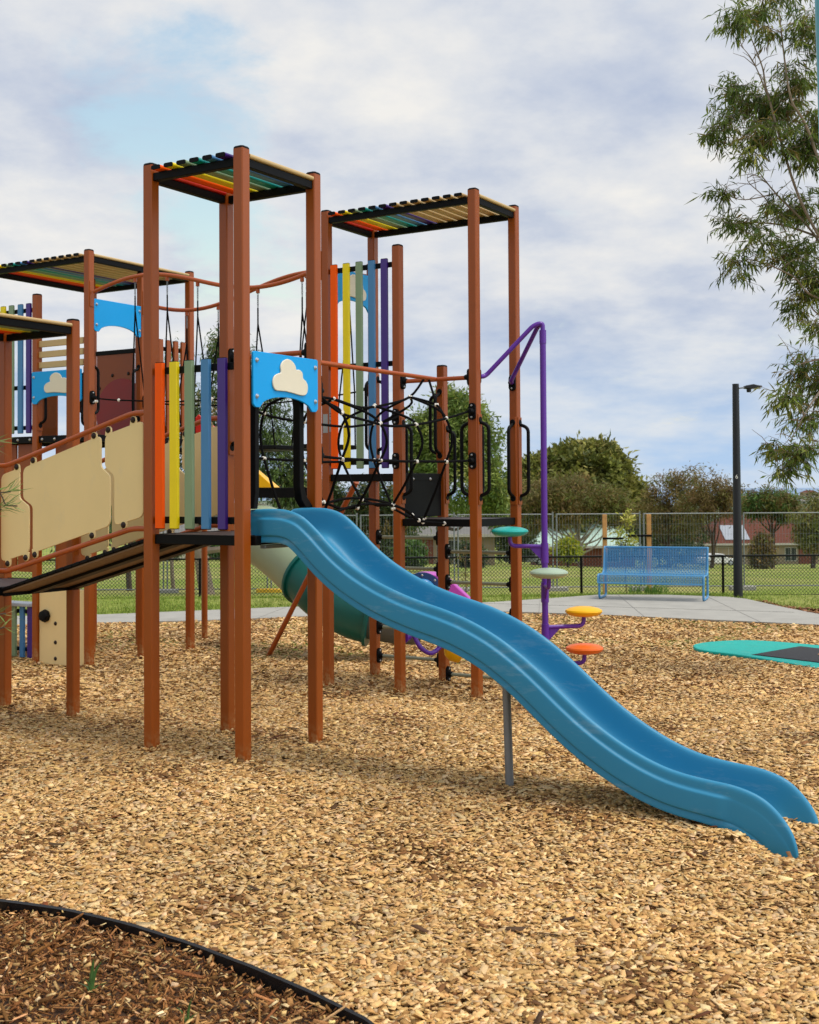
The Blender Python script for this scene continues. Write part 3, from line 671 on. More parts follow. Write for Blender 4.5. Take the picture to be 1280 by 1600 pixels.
# hidden half of the sticker is on the face that looks at the slide
lp2=obj('sticker',MB().box((Bp-g-.0025,B2-.035,2.42),(Bp-g-.0005,B2+.02,2.60)),M['sticker'],PS)
# ------------------------------------------------------------------ magenta play tunnel
mt=empty('play_tunnel',(.42,17.0,-.07)); tag(mt,'low magenta play tunnel with a round blue bolted window, behind the ladder','play tunnel')
prof=[(-.5,0),(.78,0),(.78,.06),(.44,.42),(.12,.72),(-.05,.80),(-.30,.80),(-.46,.70),(-.5,.5)]
m=MB(); m.prism(roundpoly(prof,.08),-.3,.3,axis='y'); obj('shell',m,M['magenta'],mt,bevel=.03,seg=3)
cc=Vector((-.26,-.30,.55)); Mr=face_rot((0,-1,0)); f=MB(); f.lathe([(.28,0),(.28,.03),(.20,.035),(.20,0)],32,M=Mr,c=cc); fl=obj('window_ring',f,M['navy'],mt)
dd=MB(); dd.lathe([(.2,.02),(.18,.07),(.12,.11),(.05,.13),(.001,.132)],28,M=Mr,c=cc); obj('window_dome',dd,M['dome'],mt)
for k in range(8): bolt(fl,cc+Vector((.24*math.cos(k*.785),-.031,.24*math.sin(k*.785))),(0,-1,0))
# ------------------------------------------------------------------ ground sheets
def grid(name,xs,ys,zf,m,smooth=True):
    X,Y=np.meshgrid(xs,ys); Z=zf(X,Y); nx,ny=len(xs),len(ys)
    V=np.stack([X,Y,Z],-1).reshape(-1,3); i=np.arange((ny-1)*(nx-1)); r,c=i//(nx-1),i%(nx-1); a=r*nx+c
    me=npmesh(name,V,np.stack([a,a+1,a+nx+1,a+nx],1),m,smooth=smooth); return obj(name,me,None)
def ramp_mat(name,stops,scale,detail=8,rough=.9,bump=.5,bscale=60,extra=None,dist=.02):
    m=bpy.data.materials.new(name); m.use_nodes=True; nt=m.node_tree; b=nt.nodes['Principled BSDF']
    tc=nd(nt,'ShaderNodeTexCoord'); no=nd(nt,'ShaderNodeTexNoise'); no.inputs['Scale'].default_value=scale; no.inputs['Detail'].default_value=detail; no.inputs['Roughness'].default_value=.65
    nt.links.new(tc.outputs['Object'],no.inputs['Vector'])
    cr=nd(nt,'ShaderNodeValToRGB'); e=cr.color_ramp.elements
    while len(e)<len(stops): e.new(.5)
    for q,(p,c) in zip(e,stops): q.position=p; q.color=(*lin(c),1)
    nt.links.new(no.outputs['Fac'],cr.inputs[0]); col=cr.outputs[0]
    if extra:       # broad patches
        n3=nd(nt,'ShaderNodeTexNoise'); n3.inputs['Scale'].default_value=extra[0]; n3.inputs['Detail'].default_value=5
        nt.links.new(tc.outputs['Object'],n3.inputs['Vector'])
        mr=nd(nt,'ShaderNodeMapRange'); mr.inputs[1].default_value=.42; mr.inputs[2].default_value=.62; mr.inputs[4].default_value=extra[2]
        nt.links.new(n3.outputs['Fac'],mr.inputs[0]); mx=nd(nt,'ShaderNodeMix',data_type='RGBA'); nt.links.new(mr.outputs[0],mx.inputs[0])
        nt.links.new(col,mx.inputs[6]); mx.inputs[7].default_value=(*lin(extra[1]),1); col=mx.outputs[2]
    nt.links.new(col,b.inputs['Base Color']); b.inputs['Roughness'].default_value=rough; b.inputs['Specular IOR Level'].default_value=.2
    n2=nd(nt,'ShaderNodeTexNoise'); n2.inputs['Scale'].default_value=bscale; n2.inputs['Detail'].default_value=4; nt.links.new(tc.outputs['Object'],n2.inputs['Vector'])
    bp=nd(nt,'ShaderNodeBump'); bp.inputs['Strength'].default_value=bump; bp.inputs['Distance'].default_value=dist
    nt.links.new(n2.outputs['Fac'],bp.inputs['Height']); nt.links.new(bp.outputs[0],b.inputs['Normal']); return m
GRASS=ramp_mat('mown_grass',[(.25,(88,108,36)),(.5,(122,140,50)),(.75,(158,164,80))],4,extra=(.16,(166,160,96),.75),bump=1,bscale=30,dist=.05)
xs=np.concatenate([-np.geomspace(6000,34,26),np.linspace(-30,44,75),np.geomspace(48,6000,26)])
ys=np.concatenate([np.linspace(-20,1,8),np.linspace(2,34,65),np.geomspace(35,6500,60)])
ground=tag(grid('ground',xs,ys,terrain,GRASS),kind='structure')
sea=tag(grid('sea',np.linspace(-40000,40000,9),np.geomspace(900,60000,12),lambda X,Y:X*0-34,mat('sea_water',(96,132,170),.35,var=.1,vs=.002)),kind='structure')
CHIPBED=ramp_mat('chip_bed_fines',[(.3,(104,70,38)),(.45,(160,120,72)),(.6,(198,160,104)),(.8,(214,182,128))],85,detail=5,bump=1,bscale=70,dist=.03)
u=np.linspace(-9.5,9.5,115); T_=np.linspace(0,1,110)
XX=np.repeat(u[None],110,0); YY=yedge(XX)*(1-T_[:,None])+(pn(XX)+.04)*T_[:,None]
VV=np.stack([XX,YY,gz(XX,YY)-.020],-1).reshape(-1,3); i=np.arange(109*114); r_,c_=i//114,i%114; a_=r_*115+c_
tag(obj('chip_bed',npmesh('chip_bed',VV,np.stack([a_,a_+1,a_+116,a_+115],1),CHIPBED,smooth=True),None),kind='structure')
u=np.linspace(-5,.32,60)
XX=np.repeat(u[None],40,0); YY=1.2+(yedge(XX)-.006-1.2)*np.linspace(0,1,40)[:,None]
bedz=lambda X,Y:-.03+.03*np.sin(X*2.1+1)*np.cos(Y*1.7)+.015*np.sin(X*6)*np.sin(Y*5.1)
VV=np.stack([XX,YY,bedz(XX,YY)-.012],-1).reshape(-1,3); i=np.arange(39*59); r_,c_=i//59,i%59; a_=r_*60+c_
tag(obj('garden_bed',npmesh('garden_bed',VV,np.stack([a_,a_+1,a_+61,a_+60],1),M['soil'],smooth=True),None),kind='structure')
# concrete path with bench pad
u=np.linspace(-13,13,131)
top=[(x,float(pf(x))) for x in u]; botm=[(x,float(pn(x))) for x in u]
pm=MB(); vs=[];K=len(u)
for z in (-.20,-.052):
    vs+=[(x,y,z) for x,y in botm]+[(x,y,z) for x,y in top]
fs=[]
for k in range(K-1):
    fs+=[(2*K+k,2*K+k+1,3*K+k+1,3*K+k),(k,k+1,2*K+k+1,2*K+k),(K+k+1,K+k,3*K+k,3*K+k+1)]
pm.add(vs,fs); tag(obj('path',pm,M['concrete']),kind='structure')
jm=MB()
for x in (-5.2,-2.3,.6,2.0,3.5,5.0,6.3):
    y0,y1=float(pn(x)),float(pf(x)); jm.beam((x,y0+.01,-.050),(x+.25,min(y1,float(pf(x+.25)))-.01,-.050),.008,.004)
jm.beam((1.2,21.05-.1,-.05),(5.9,19.1,-.05),.008,.004)
tag(obj('path_joints',jm,M['joint']),kind='structure')
# ------------------------------------------------------------------ wood chips
CHIP=attr_mat('wood_chip',.75,grain=.22,gs=120,spec=.25,bump=.4)
ccols=[(219,179,118),(231,198,144),(204,162,102),(184,142,84),(156,114,64),(206,175,128),(122,84,46),(88,60,34),(184,156,116)]
cw=[24,13,25,16,8,9,3.2,1.2,5]
def chips(X,Y,zf,L,Wd,cols,tilt,lift,thick=True,warp=.25,yawrange=math.pi*2):
    n=len(X); Z=zf(X,Y)
    yaw=rng.uniform(0,yawrange,n); nx=rng.normal(0,tilt,n); ny=rng.normal(0,tilt,n)
    N=np.stack([nx,ny,np.ones(n)],1); N/=np.linalg.norm(N,axis=1,keepdims=True)
    U=np.stack([np.cos(yaw),np.sin(yaw),np.zeros(n)],1); U-=N*(U*N).sum(1,keepdims=True); U/=np.linalg.norm(U,axis=1,keepdims=True); Vd=np.cross(N,U)
    C=np.stack([X,Y,Z+rng.uniform(0,1,n)**1.3*lift],1)
    a=L/2;b=Wd/2; P=[]
    for sx,sy in ((-1,-1),(1,-1),(1,1),(-1,1)):
        fx=sx*a*rng.uniform(.65,1.1,n)+a*rng.uniform(-.15,.15,n); fy=sy*b*rng.uniform(.55,1.1,n); fz=rng.normal(0,warp,n)*b*.6
        P.append(C+U*fx[:,None]+Vd*fy[:,None]+N*fz[:,None])
    P=np.stack(P,1)
    base=np.arange(n)[:,None]
    if not thick:
        return P.reshape(-1,3),base*4+np.arange(4)[None],cols
    th=rng.uniform(.0015,.0055,n)
    Q=P-(N*th[:,None])[:,None,:]
    V=np.concatenate([P,Q],1).reshape(-1,3)
    F=np.concatenate([(base*8+np.array(f)[None]) for f in ((0,1,2,3),(4,5,1,0),(5,6,2,1),(6,7,3,2),(7,4,0,3))],1).reshape(-1,4)
    return V,F,np.repeat(cols,5,0)
TRAMP=[(4.6,12.55),(4.31,13.08),(3.80,14.11),(3.48,14.53),(3.42,14.80),(3.5,15.12),(3.84,15.38),(4.29,15.42),(4.90,14.92),(5.65,14.0),(6.2,13.0),(6.1,12.2),(5.4,11.8),(4.9,12.1)]
def inpoly(X,Y,P):
    r=np.zeros(len(X),bool)
    for (xa,ya),(xb,yb) in zip(P,P[1:]+P[:1]):
        c=((ya>Y)!=(yb>Y)); 
        with np.errstate(divide='ignore',invalid='ignore'): r^=c&(X<(xb-xa)*(Y-ya)/((yb-ya) or 1e-9)+xa)
    return r
def scatter(y0,y1,dens):
    hw=lambda y:.43*y+.8
    A=(y1-y0)*2*hw(y1); n=int(A*dens); X=rng.uniform(-hw(y1),hw(y1),n); Y=rng.uniform(y0,y1,n)
    k=(abs(X)<hw(Y))&(Y>yedge(X)+.015)&(Y<pn(X)+.02)&~inpoly(X,Y,TRAMP)
    return X[k],Y[k]
Vs=[];Fs=[];Cs=[];off=0
for y0,y1,dn,th,sc in ((3.4,5.5,5000,True,1.),(5.5,8,4300,True,1.),(8,11,3200,True,1.05),(11,14.5,2300,False,1.12),(14.5,20,1500,False,1.25)):
    X,Y=scatter(y0,y1,dn); n=len(X)
    # patches where finer, darker stuff shows
    dk=np.sin(X*2.3+1.3*np.sin(Y*1.1))*np.sin(Y*1.9+X*.7)
    L=np.exp(rng.normal(math.log(.0275),.45,n))*sc; Wd=L*rng.uniform(.36,.85,n); Wd=np.minimum(Wd,.031*sc)
    c=pick(ccols,cw,n,.10)*(1-.12*np.clip(dk,-1,1))[:,None]
    pt_=np.sin(X*3.1+2*np.sin(Y*.8))*np.sin(Y*2.7+1.5*np.sin(X*1.3))+rng.normal(0,.35,n); kd=pt_>1.0; c[kd]=pick([(132,92,50),(110,74,40),(150,108,62)],[1,1,1],int(kd.sum()),.12)
    V,F,C=chips(X,Y,lambda a,b:gz(a,b)-.006,L,Wd,c,.25 if y1<10 else .22,.017,th)
    Vs.append(V);Fs.append(F+off);Cs.append(C);off+=len(V)
# chips heaped against the posts
hx=[];hy=[]
for o_ in PA.values():
    w_=W(o_.location.x,o_.location.y); k=70
    a_=rng.uniform(0,2*math.pi,k); r_=.055+abs(rng.normal(0,.06,k)); hx.append(w_.x+r_*np.cos(a_)); hy.append(w_.y+r_*np.sin(a_))
X=np.concatenate(hx);Y=np.concatenate(hy); n=len(X); L=np.exp(rng.normal(math.log(.032),.35,n))
V,F,C=chips(X,Y,lambda a,b:gz(a,b)+.004,L,L*rng.uniform(.4,.8,n),pick(ccols,cw,n,.1),.5,.035,True)
Vs.append(V);Fs.append(F+off);Cs.append(C);off+=len(V)
tag(obj('wood_chips',npmesh('wood_chips',np.concatenate(Vs),np.concatenate(Fs),CHIP,np.concatenate(Cs)),None),kind='stuff')
# larger dark bark pieces lying on the chips
X,Y=scatter(4,13,1.2); n=len(X)
V,F,C=chips(X,Y,lambda a,b:gz(a,b)+.012,rng.uniform(.05,.13,n),rng.uniform(.012,.03,n),pick([(96,52,24),(120,66,30),(74,52,34),(140,104,64)],[3,2,3,3],n),.2,.012)
tag(obj('bark_scraps',npmesh('bark_scraps',V,F,CHIP,C),None),kind='stuff')
# garden mulch: long shreds
MUL=attr_mat('shredded_mulch',.85,grain=.4,gs=160,spec=.15,bump=.6)
def bedpts(n):
    Y=rng.uniform(3.0,6.6,n); X=rng.uniform(-3.2,.35,n); k=(Y<yedge(X)-.01)&(abs(X)<.375*Y+.5); return X[k],Y[k]
Vs=[];Fs=[];Cs=[];off=0
for n0,l0,w0,lf,cols,w in ((60000,.022,.0045,.03,[(114,73,40),(136,92,52),(90,57,33),(158,112,66),(184,142,92)],[6,6,4,4,3]),
        (9000,.040,.011,.042,[(134,90,50),(160,115,68),(104,68,38),(190,148,98)],[5,4,3,3]),
        (5600,.022,.014,.042,[(214,178,118),(228,198,146),(188,146,92)],[3,2,3]),(1100,.10,.010,.055,[(138,92,50),(168,118,70),(196,154,104)],[3,3,2])):
    X,Y=bedpts(n0); n=len(X); L=np.exp(rng.normal(math.log(l0),.45,n)); Wd=w0*rng.uniform(.6,1.6,n)
    V,F,C=chips(X,Y,lambda a,b:bedz(a,b)-.012,L,Wd,pick(cols,w,n,.16),.55,lf,True,.7)
    Vs.append(V);Fs.append(F+off);Cs.append(C);off+=len(V)
tag(obj('garden_mulch',npmesh('garden_mulch',np.concatenate(Vs),np.concatenate(Fs),MUL,np.concatenate(Cs)),None),kind='stuff')
# edging strip
eb=MB(); ex=np.concatenate([np.linspace(-5,-.4,60),np.linspace(-.38,.318,24)]); pts=[(x,float(yedge(x))) for x in ex]; vs=[]
for (x,y) in pts:
    zt=.022+.006*math.sin(x*3.1)
    vs+=[(x,y-.009,-.16),(x,y-.009,zt-.006),(x,y-.014,zt),(x,y+.006,zt+.004),(x,y+.009,zt-.004),(x,y+.009,-.16)]
fs=[]
for k in range(len(pts)-1):
    for j in range(5): fs.append((k*6+j,k*6+j+1,k*6+7+j,k*6+6+j))
fs+=[tuple(range(6)),tuple(range((len(pts)-1)*6,len(pts)*6))[::-1]]
eb.add(vs,fs); tag(obj('garden_edging',eb,M['edging']),'curved black plastic edging between dark mulch and wood chips','edging')
# ------------------------------------------------------------------ leaves and blades
def leafmesh(name,P,D,L,Wd,C,m,fold=.25):
    """P base points, D unit directions; each leaf is two quads folded along the midrib"""
    n=len(P); ref=rng.normal(0,1,(n,3)); S_=np.cross(D,ref); S_/=np.linalg.norm(S_,axis=1,keepdims=True)+1e-9; Nn=np.cross(S_,D)
    L=L[:,None];Wd=Wd[:,None]
    bend=Nn*L*rng.uniform(-.12,.12,(n,1))
    mid=P+D*L*.45+bend; tip=P+D*L
    l=mid+S_*Wd/2+Nn*Wd*fold; r=mid-S_*Wd/2+Nn*Wd*fold
    V=np.stack([P,l,tip,r],1).reshape(-1,3); F=np.arange(n)[:,None]*4+np.array([[0,1,2,3]])
    return npmesh(name,V,F,m,C)
LEAF=attr_mat('leaf',.5,trans=.36,spec=.3)
def unit(v): return v/(np.linalg.norm(v,axis=1,keepdims=True)+1e-9)
def cluster_leaves(blobs,ncl,nl,rc,L,Wd,cols,w,droop=.6,shell=.55,jit=.13):
    """blobs: (centre, radii). ncl clumps per blob near its surface, nl leaves per clump"""
    P=[];D=[];Cc=[]
    for c,r in blobs:
        c=np.array(c);r=np.array(r)
        d=unit(rng.normal(0,1,(ncl,3))); k=rng.uniform(shell,1.02,(ncl,1))
        cc=c+d*r*k
        colr=pick(cols,w,ncl,jit)
        p=np.repeat(cc,nl,0)+rng.normal(0,1,(ncl*nl,3))*rc
        dd=unit(np.repeat(d,nl,0)*.5+rng.normal(0,.7,(ncl*nl,3))+np.array([0,0,-droop]))
        P.append(p);D.append(dd);Cc.append(np.repeat(colr,nl,0)*(1+rng.normal(0,.12,(ncl*nl,1))))
    P=np.concatenate(P);D=np.concatenate(D);C=np.clip(np.concatenate(Cc)*1.5,.004,1); n=len(P)
    return P,D,L*np.exp(rng.normal(0,.25,n)),Wd*np.exp(rng.normal(0,.2,n)),C
def limb_tree(base,h,blobs,r0,m,lean=(0,0),nlimb=1,fork=.45):
    mb=MB(); b=Vector(base); top=b+Vector((lean[0],lean[1],h*fork))
    trunk=spline([b-Vector((0,0,.3)),b+(top-b)*.5+Vector((.03*h*rng.uniform(-1,1),0,0)),top],5)
    k=len(trunk); mb.tube(trunk,[r0*(1.25 if i==0 else 1-.45*i/(k-1)) for i in range(k)],10)
    for c,r in blobs:
        for _ in range(nlimb):
            e=Vector(c)+Vector(rng.normal(0,.35,3))*Vector(r).length*.35
            st=trunk[int(rng.integers(k//2,k))]
            md=(st+e)/2+Vector((0,0,-.06*h))+Vector(rng.normal(0,.03*h,3))
            pt=spline([st,md,e],5); q=len(pt); mb.tube(pt,[r0*.5*(1-.85*i/(q-1)) for i in range(q)],6)
    return mb
def tree(name,label,cat,base,h,blobs,trunkr,bark,ncl,nl,rc,L,Wd,cols,w,droop=.5,shell=.5,lean=(0,0),group=None,nlimb=1,fork=.45,jit=.13):
    t=empty(name,base); tag(t,label,cat,group)
    lb=[((c[0]-base[0],c[1]-base[1],c[2]-base[2]),r) for c,r in blobs]
    obj('trunk',limb_tree((0,0,0),h,lb,trunkr,bark,lean,nlimb,fork),bark,t)
    obj('crown',leafmesh('crown',*cluster_leaves(lb,ncl,nl,rc,L,Wd,cols,w,droop,shell,jit),LEAF),None,t)
    return t
# pixel -> point: used only to read sizes off the photograph's survey (camera at 1.87 m, focal 1938 px)
def pt(px,py,Y): return ((px-640-(py-800)*.0061)/1938*Y, Y, 1.87+(765-.0061*(px-640)-py)/1938*Y)
def blobpx(px,py,rx,ry,Y,depth=1.): k=Y/1938; return (pt(px,py,Y),(rx*k,rx*k*depth,ry*k))
OLIVE=[(88,96,44),(104,108,52),(70,80,36),(124,124,66),(92,84,46)]
EUC=[(78,98,48),(98,116,58),(62,80,40),(120,132,72),(110,96,56)]
MAR=[(100,86,50),(116,98,56),(88,86,46),(92,74,46),(108,106,56)]
DARK=[(48,62,34),(60,74,38),(40,52,30),(76,84,44)]
GRN=[(66,92,44),(84,110,52),(54,76,38),(104,124,62)]
def tz(x,y): return float(terrain(x,y))
def gbase(px,Y): x=(px-640)/1938*Y; return (x,Y,tz(x,Y))
# ------------------------------------------------------------------ trees
Y=31.; b=gbase(326,Y)
tree('gum_tree','weeping dark green gum tree with pale leaning trunk behind the front tower','tree',b,5.6,
  [blobpx(330,640,46,62,Y),blobpx(372,590,40,60,Y),blobpx(420,660,55,58,Y,.8),blobpx(432,730,50,60,Y,.8),blobpx(300,690,44,50,Y),blobpx(360,720,60,55,Y),blobpx(350,545,22,30,Y),blobpx(455,760,34,40,Y,.7)],
  .21,M['bark'],64,42,.13,.15,.030,EUC+DARK,[3,3,4,1,1,4,3,3,1],.95,.3,(-.35,.1),fork=.38)
Y=33.; b=gbase(272,Y)
tree('gum_tree','thin young gum tree whose wispy tip shows above the brown pickets','tree',b,4,[blobpx(272,560,26,26,Y),blobpx(255,600,22,30,Y),blobpx(285,610,20,30,Y)],.06,M['bark'],22,20,.14,.13,.022,EUC,[3,3,3,1,1],.9,.3)
Y=34.; b=gbase(203,Y)
tree('young_tree','slim small tree with dark trunk at the left behind the fence','tree',b,3.,[blobpx(200,760,34,40,Y),blobpx(190,800,40,36,Y),blobpx(30,760,40,50,Y)],.09,M['barkd'],40,40,.12,.10,.03,GRN,[3,3,3,1],.5)
Y=62.; b=gbase(690,Y)
tree('bushy_tree','tall bushy light green tree behind the rope net','tree',b,9,
  [blobpx(720,660,34,46,Y),blobpx(690,700,44,60,Y),blobpx(745,700,36,52,Y),blobpx(662,690,26,50,Y),blobpx(715,760,66,56,Y),blobpx(770,770,28,44,Y),blobpx(655,770,36,46,Y),blobpx(700,640,20,26,Y)],
  .25,M['barkd'],90,44,.24,.30,.085,[(96,112,52),(116,128,62),(78,96,44),(132,138,74)],[4,3,3,1],.3,.45)
Y=75.; b=gbase(560,Y)
tree('dark_tree','dark low tree with reddish tips seen under the upper deck','tree',b,5.5,[blobpx(540,800,40,40,Y),blobpx(590,790,44,44,Y),blobpx(500,790,36,40,Y),blobpx(625,800,30,36,Y)],.25,M['barkd'],80,40,.28,.3,.09,DARK+MAR[:2],[4,4,3,1,2,1],.3)
Y=135.; b=gbase(905,Y)
tree('fig_tree','big rounded olive green tree on the far side of the grass','tree',b,12,
  [blobpx(900,752,74,50,Y),blobpx(935,735,44,42,Y),blobpx(845,770,44,48,Y),blobpx(968,790,40,44,Y),blobpx(890,812,78,44,Y),blobpx(830,745,22,26,Y),blobpx(990,815,22,36,Y),blobpx(905,716,26,16,Y),blobpx(872,728,26,18,Y)],
  .6,M['barkd'],200,38,.42,.62,.30,[(104,106,48),(122,122,60),(86,90,40),(142,136,78),(70,76,34)],[4,4,4,2,2],.2,.72)
Y=100.; b=gbase(905,Y)
tree('spreading_gum','spreading gum with bare pale forked limbs and maroon olive crown','tree',b,7.5,
  [blobpx(850,775,44,24,Y),blobpx(900,772,48,26,Y),blobpx(945,785,40,24,Y),blobpx(828,800,26,24,Y),blobpx(880,795,50,20,Y),blobpx(960,800,22,22,Y)],
  .2,M['barkw'],110,44,.30,.34,.075,MAR+OLIVE[:2],[4,4,4,2,2,3,2],.6,.4,nlimb=3,fork=.28)
Y=112.
for k,(px,bl,lab,cols,w) in enumerate([
  (1045,[(1045,775,36,38),(1020,800,30,34),(1075,765,34,34),(1060,815,48,26)],'reddish brown wispy tree left of the tall light pole',MAR,[4,4,3,3,2]),
  (1110,[(1110,770,36,34),(1090,792,38,28),(1137,782,32,26)],'reddish brown tree directly behind the tall light pole',MAR,[4,3,3,4,2]),
  (1205,[(1200,782,30,18),(1226,786,28,18),(1178,790,22,22),(1222,800,12,12)],'green and brown tree in front of the red roofed house',MAR+GRN,[2,2,3,1,2,3,3,2,1]),
  (1268,[(1262,820,28,26),(1290,800,32,40),(1275,845,26,20)],'yellow green tree at the right edge beside the red roof',OLIVE+MAR[:2],[3,3,2,3,2,2,1])]):
  b=gbase(px,Y-k*4); tree('street_tree',lab,'tree',b,7,[blobpx(x,y,rx,ry,Y-k*4) for x,y,rx,ry in bl],.2,M['barkd'],64,36,.28,.36,.09,cols,w,.5,.35,group='trees beside the far houses',nlimb=2)
# shrubs and hedges along the far side of the grass, left to right
hed=[(20,100,800,60,46,'green','leftmost far hedge tree'),(95,110,815,50,46,'dark','far dark tree behind the left ramp'),(165,120,800,50,50,'green','far green tree between the far left tower posts'),(250,118,858,40,15,'dark','low dark hedge before the cream building'),
 (345,122,856,40,17,'green','low green hedge behind the pale leaning trunk'),(600,100,838,60,34,'dark','dark shrubs left of the grey roofed house'),(735,82,868,14,14,'dark','round shrub at the right corner of the grey roofed house'),(640,80,865,16,14,'green','round green shrub at the door of the grey roofed house'),
 (800,120,842,40,36,'dark','dark tree behind the teal stepping pod'),(1030,118,850,60,36,'dark','dark green tree behind the blue bench'),(886,96,858,14,12,'lime','bright yellow green shrub under the spreading gum'),(1055,122,830,50,30,'dark','dark tree behind the right end of the bench'),(1190,96,862,14,26,'mar','small maroon shrub before the red house front'),(480,110,830,60,40,'green','far green tree beyond the tube slide'),(400,130,835,60,34,'dark','far dark tree beyond the sage tube')]
pal=dict(green=(GRN,[3,3,3,1]),dark=(DARK,[4,4,3,1]),lime=([(150,150,40),(128,136,48),(104,118,44)],[3,3,2]),mar=(MAR,[3,2,2,3,1]))
for px,Y,py,rx,ry,kd,lab in hed:
    b=gbase(px,Y); cols,w=pal[kd]; tall=ry>20
    tree('tree' if tall else 'shrub',lab,'tree' if tall else 'shrub',b,ry*2*Y/1938,[blobpx(px+dx*rx,py+dy*ry,rx*.62,ry*.7,Y) for dx,dy in ((-.5,.1),(.45,.15),(0,-.35),(.1,.3))],.12,M['barkd'],34,34,.24,.32,.12,cols,w,.3,.5,group='shrubs and trees across the grass')
# ---- the near gum at the right, its trunk just outside the frame
Y=13.; tb=(6.45,Y+.6,-.06)
g_=empty('gum_tree',tb); tag(g_,'tall gum tree with long narrow leaves reaching in from the right edge','tree')
spots=[(1150,22,26,22,26),(1185,8,30,16,24),(1200,45,20,16,12),(1258,40,26,42,40),(1215,-20,50,20,30),(1140,130,22,22,16),(1170,150,42,28,44),(1205,165,44,36,70),(1240,120,30,36,40),(1125,185,28,24,22),(1108,208,14,14,11),(1190,205,44,30,52),(1165,238,16,14,12),(1250,225,34,30,52),(1275,190,20,40,36),
 (1122,300,14,14,12),(1160,345,26,12,16),(1128,345,14,9,9),(1205,320,20,22,13),(1245,325,40,34,40),(1190,372,30,16,18),(1147,405,14,18,16),(1150,430,8,8,5),(1235,395,44,36,52),(1262,440,30,40,50),(1240,480,22,22,18),(1268,505,20,20,20),(1240,575,24,34,30),(1270,600,26,40,40),(1215,620,18,26,20),(1248,650,34,20,26),(1200,700,14,20,16),(1234,705,30,26,40),(1216,735,12,14,12),(1312,300,44,110,46),(1318,500,40,100,36),(1312,120,34,110,30),(1400,60,60,60,40),(1420,220,70,60,50),(1400,420,60,60,45),(1430,560,60,50,40),(1390,660,40,40,30)]
gp=[];gd=[];gc=[]
lb=MB(); o0=Vector(tb)
limbs=[((1330,700),(1262,712),(1200,702)),((1345,520),(1285,380),(1215,300),(1190,268)),((1345,420),(1262,330),(1205,150),(1195,100),(1172,40)),((1335,330),(1262,190),(1240,150),(1228,70),(1222,5)),((1285,370),(1225,350),(1165,345),(1128,340)),((1300,470),(1240,430),(1180,405),(1150,412)),((1290,600),(1262,640),(1235,690)),((1215,300),(1165,310),(1130,300)),((1205,250),(1175,215),(1130,195)),((1310,500),(1262,470),(1235,470)),((1205,150),(1180,90),(1155,60)),((1345,560),(1290,560),(1245,570)),((1230,360),(1200,310),(1172,282),(1172,268))]
tr=spline([(0,0,-.3),(.02,.05,2.0),(-.12,0,3.6),(-.1,.1,5.2),(-.35,0,7.2)],6); kq=len(tr)
lb.tube(tr,[.17*(1-.6*i/(kq-1)) for i in range(kq)],14)
for L in limbs:
    dy=rng.uniform(-.5,.5); P=[Vector(pt(x,y,Y+dy*min(1,.25+i*.5)))-o0 for i,(x,y) in enumerate(L)]
    near=min(tr,key=lambda t:(t-P[0]).length+(.6 if t.z>P[0].z else 0)); P=[near]+P if L[0][0]>1290 else P
    c=spline(P,6); q=len(c); r0=.022 if L[0][0]>1320 else (.014 if L[0][0]>1270 else .009)
    lb.tube(c,[r0*(1-.8*i/(q-1)) for i in range(q)],7)
    for _ in range(7):      # bare side twigs
        i=int(rng.integers(q//3,q)); d=Vector(rng.normal(0,1,3)); d.z=abs(d.z)*.4-.05; d=d.normalized()*rng.uniform(.12,.4)
        lb.tube([c[i],c[i]+d*.5+Vector((0,0,.03)),c[i]+d],[.005,.0035,.0018],5)
for px,py,rx,ry,nl in spots:
    c=np.array(pt(px+(9 if py<500 else 16),py,Y+rng.uniform(-.45,.45)))-np.array(tb); k=Y/1938; nc=max(4,int(nl*1.75))
    for _ in range(nc):
        o=np.clip(rng.normal(0,.37,3),-1,1)*np.array([rx*k,max(rx,ry)*k*.8,ry*k])
        st=c+o; ntw=int(rng.integers(7,12)); ax=unit(np.array([[rng.normal(-.12,.6),rng.normal(0,.6),rng.normal(-.1,.4)]]))[0]
        tl=rng.uniform(.12,.26); P=st+ax*np.linspace(0,tl,ntw)[:,None]
        lb.tube([Vector(st),Vector(st+ax*tl)],[.003,.0015],4)
        D=unit(ax*.5+rng.normal(0,.42,(ntw,3))+np.array([0,0,-.75])); colr=pick([(88,106,42),(106,122,48),(70,88,38),(128,132,56),(112,98,46)],[4,4,3,2,1],1,.12)
        gp.append(P);gd.append(D);gc.append(np.repeat(colr,ntw,0)*(1+rng.normal(0,.12,(ntw,1))))
obj('trunk',lb,M['bark'],g_)
P=np.concatenate(gp);D=np.concatenate(gd);C=np.clip(np.concatenate(gc)*1.2,.004,1)
obj('crown',leafmesh('crown',P,D,.106*np.exp(rng.normal(0,.24,len(P))),.0165*np.exp(rng.normal(0,.18,len(P))),C,LEAF,.2),None,g_)
# pale teal post at the right edge
a=Vector(pt(1284,0,9.)); 
sp_=MB(); bx=a.x+.10; sp_.tube([(bx+.05,9,-.3),(a.x+.035,9.0,6.4)],.075,20); tag(obj('shade_post',sp_,M['sail']),'slim pale teal steel post at the top right edge','post')
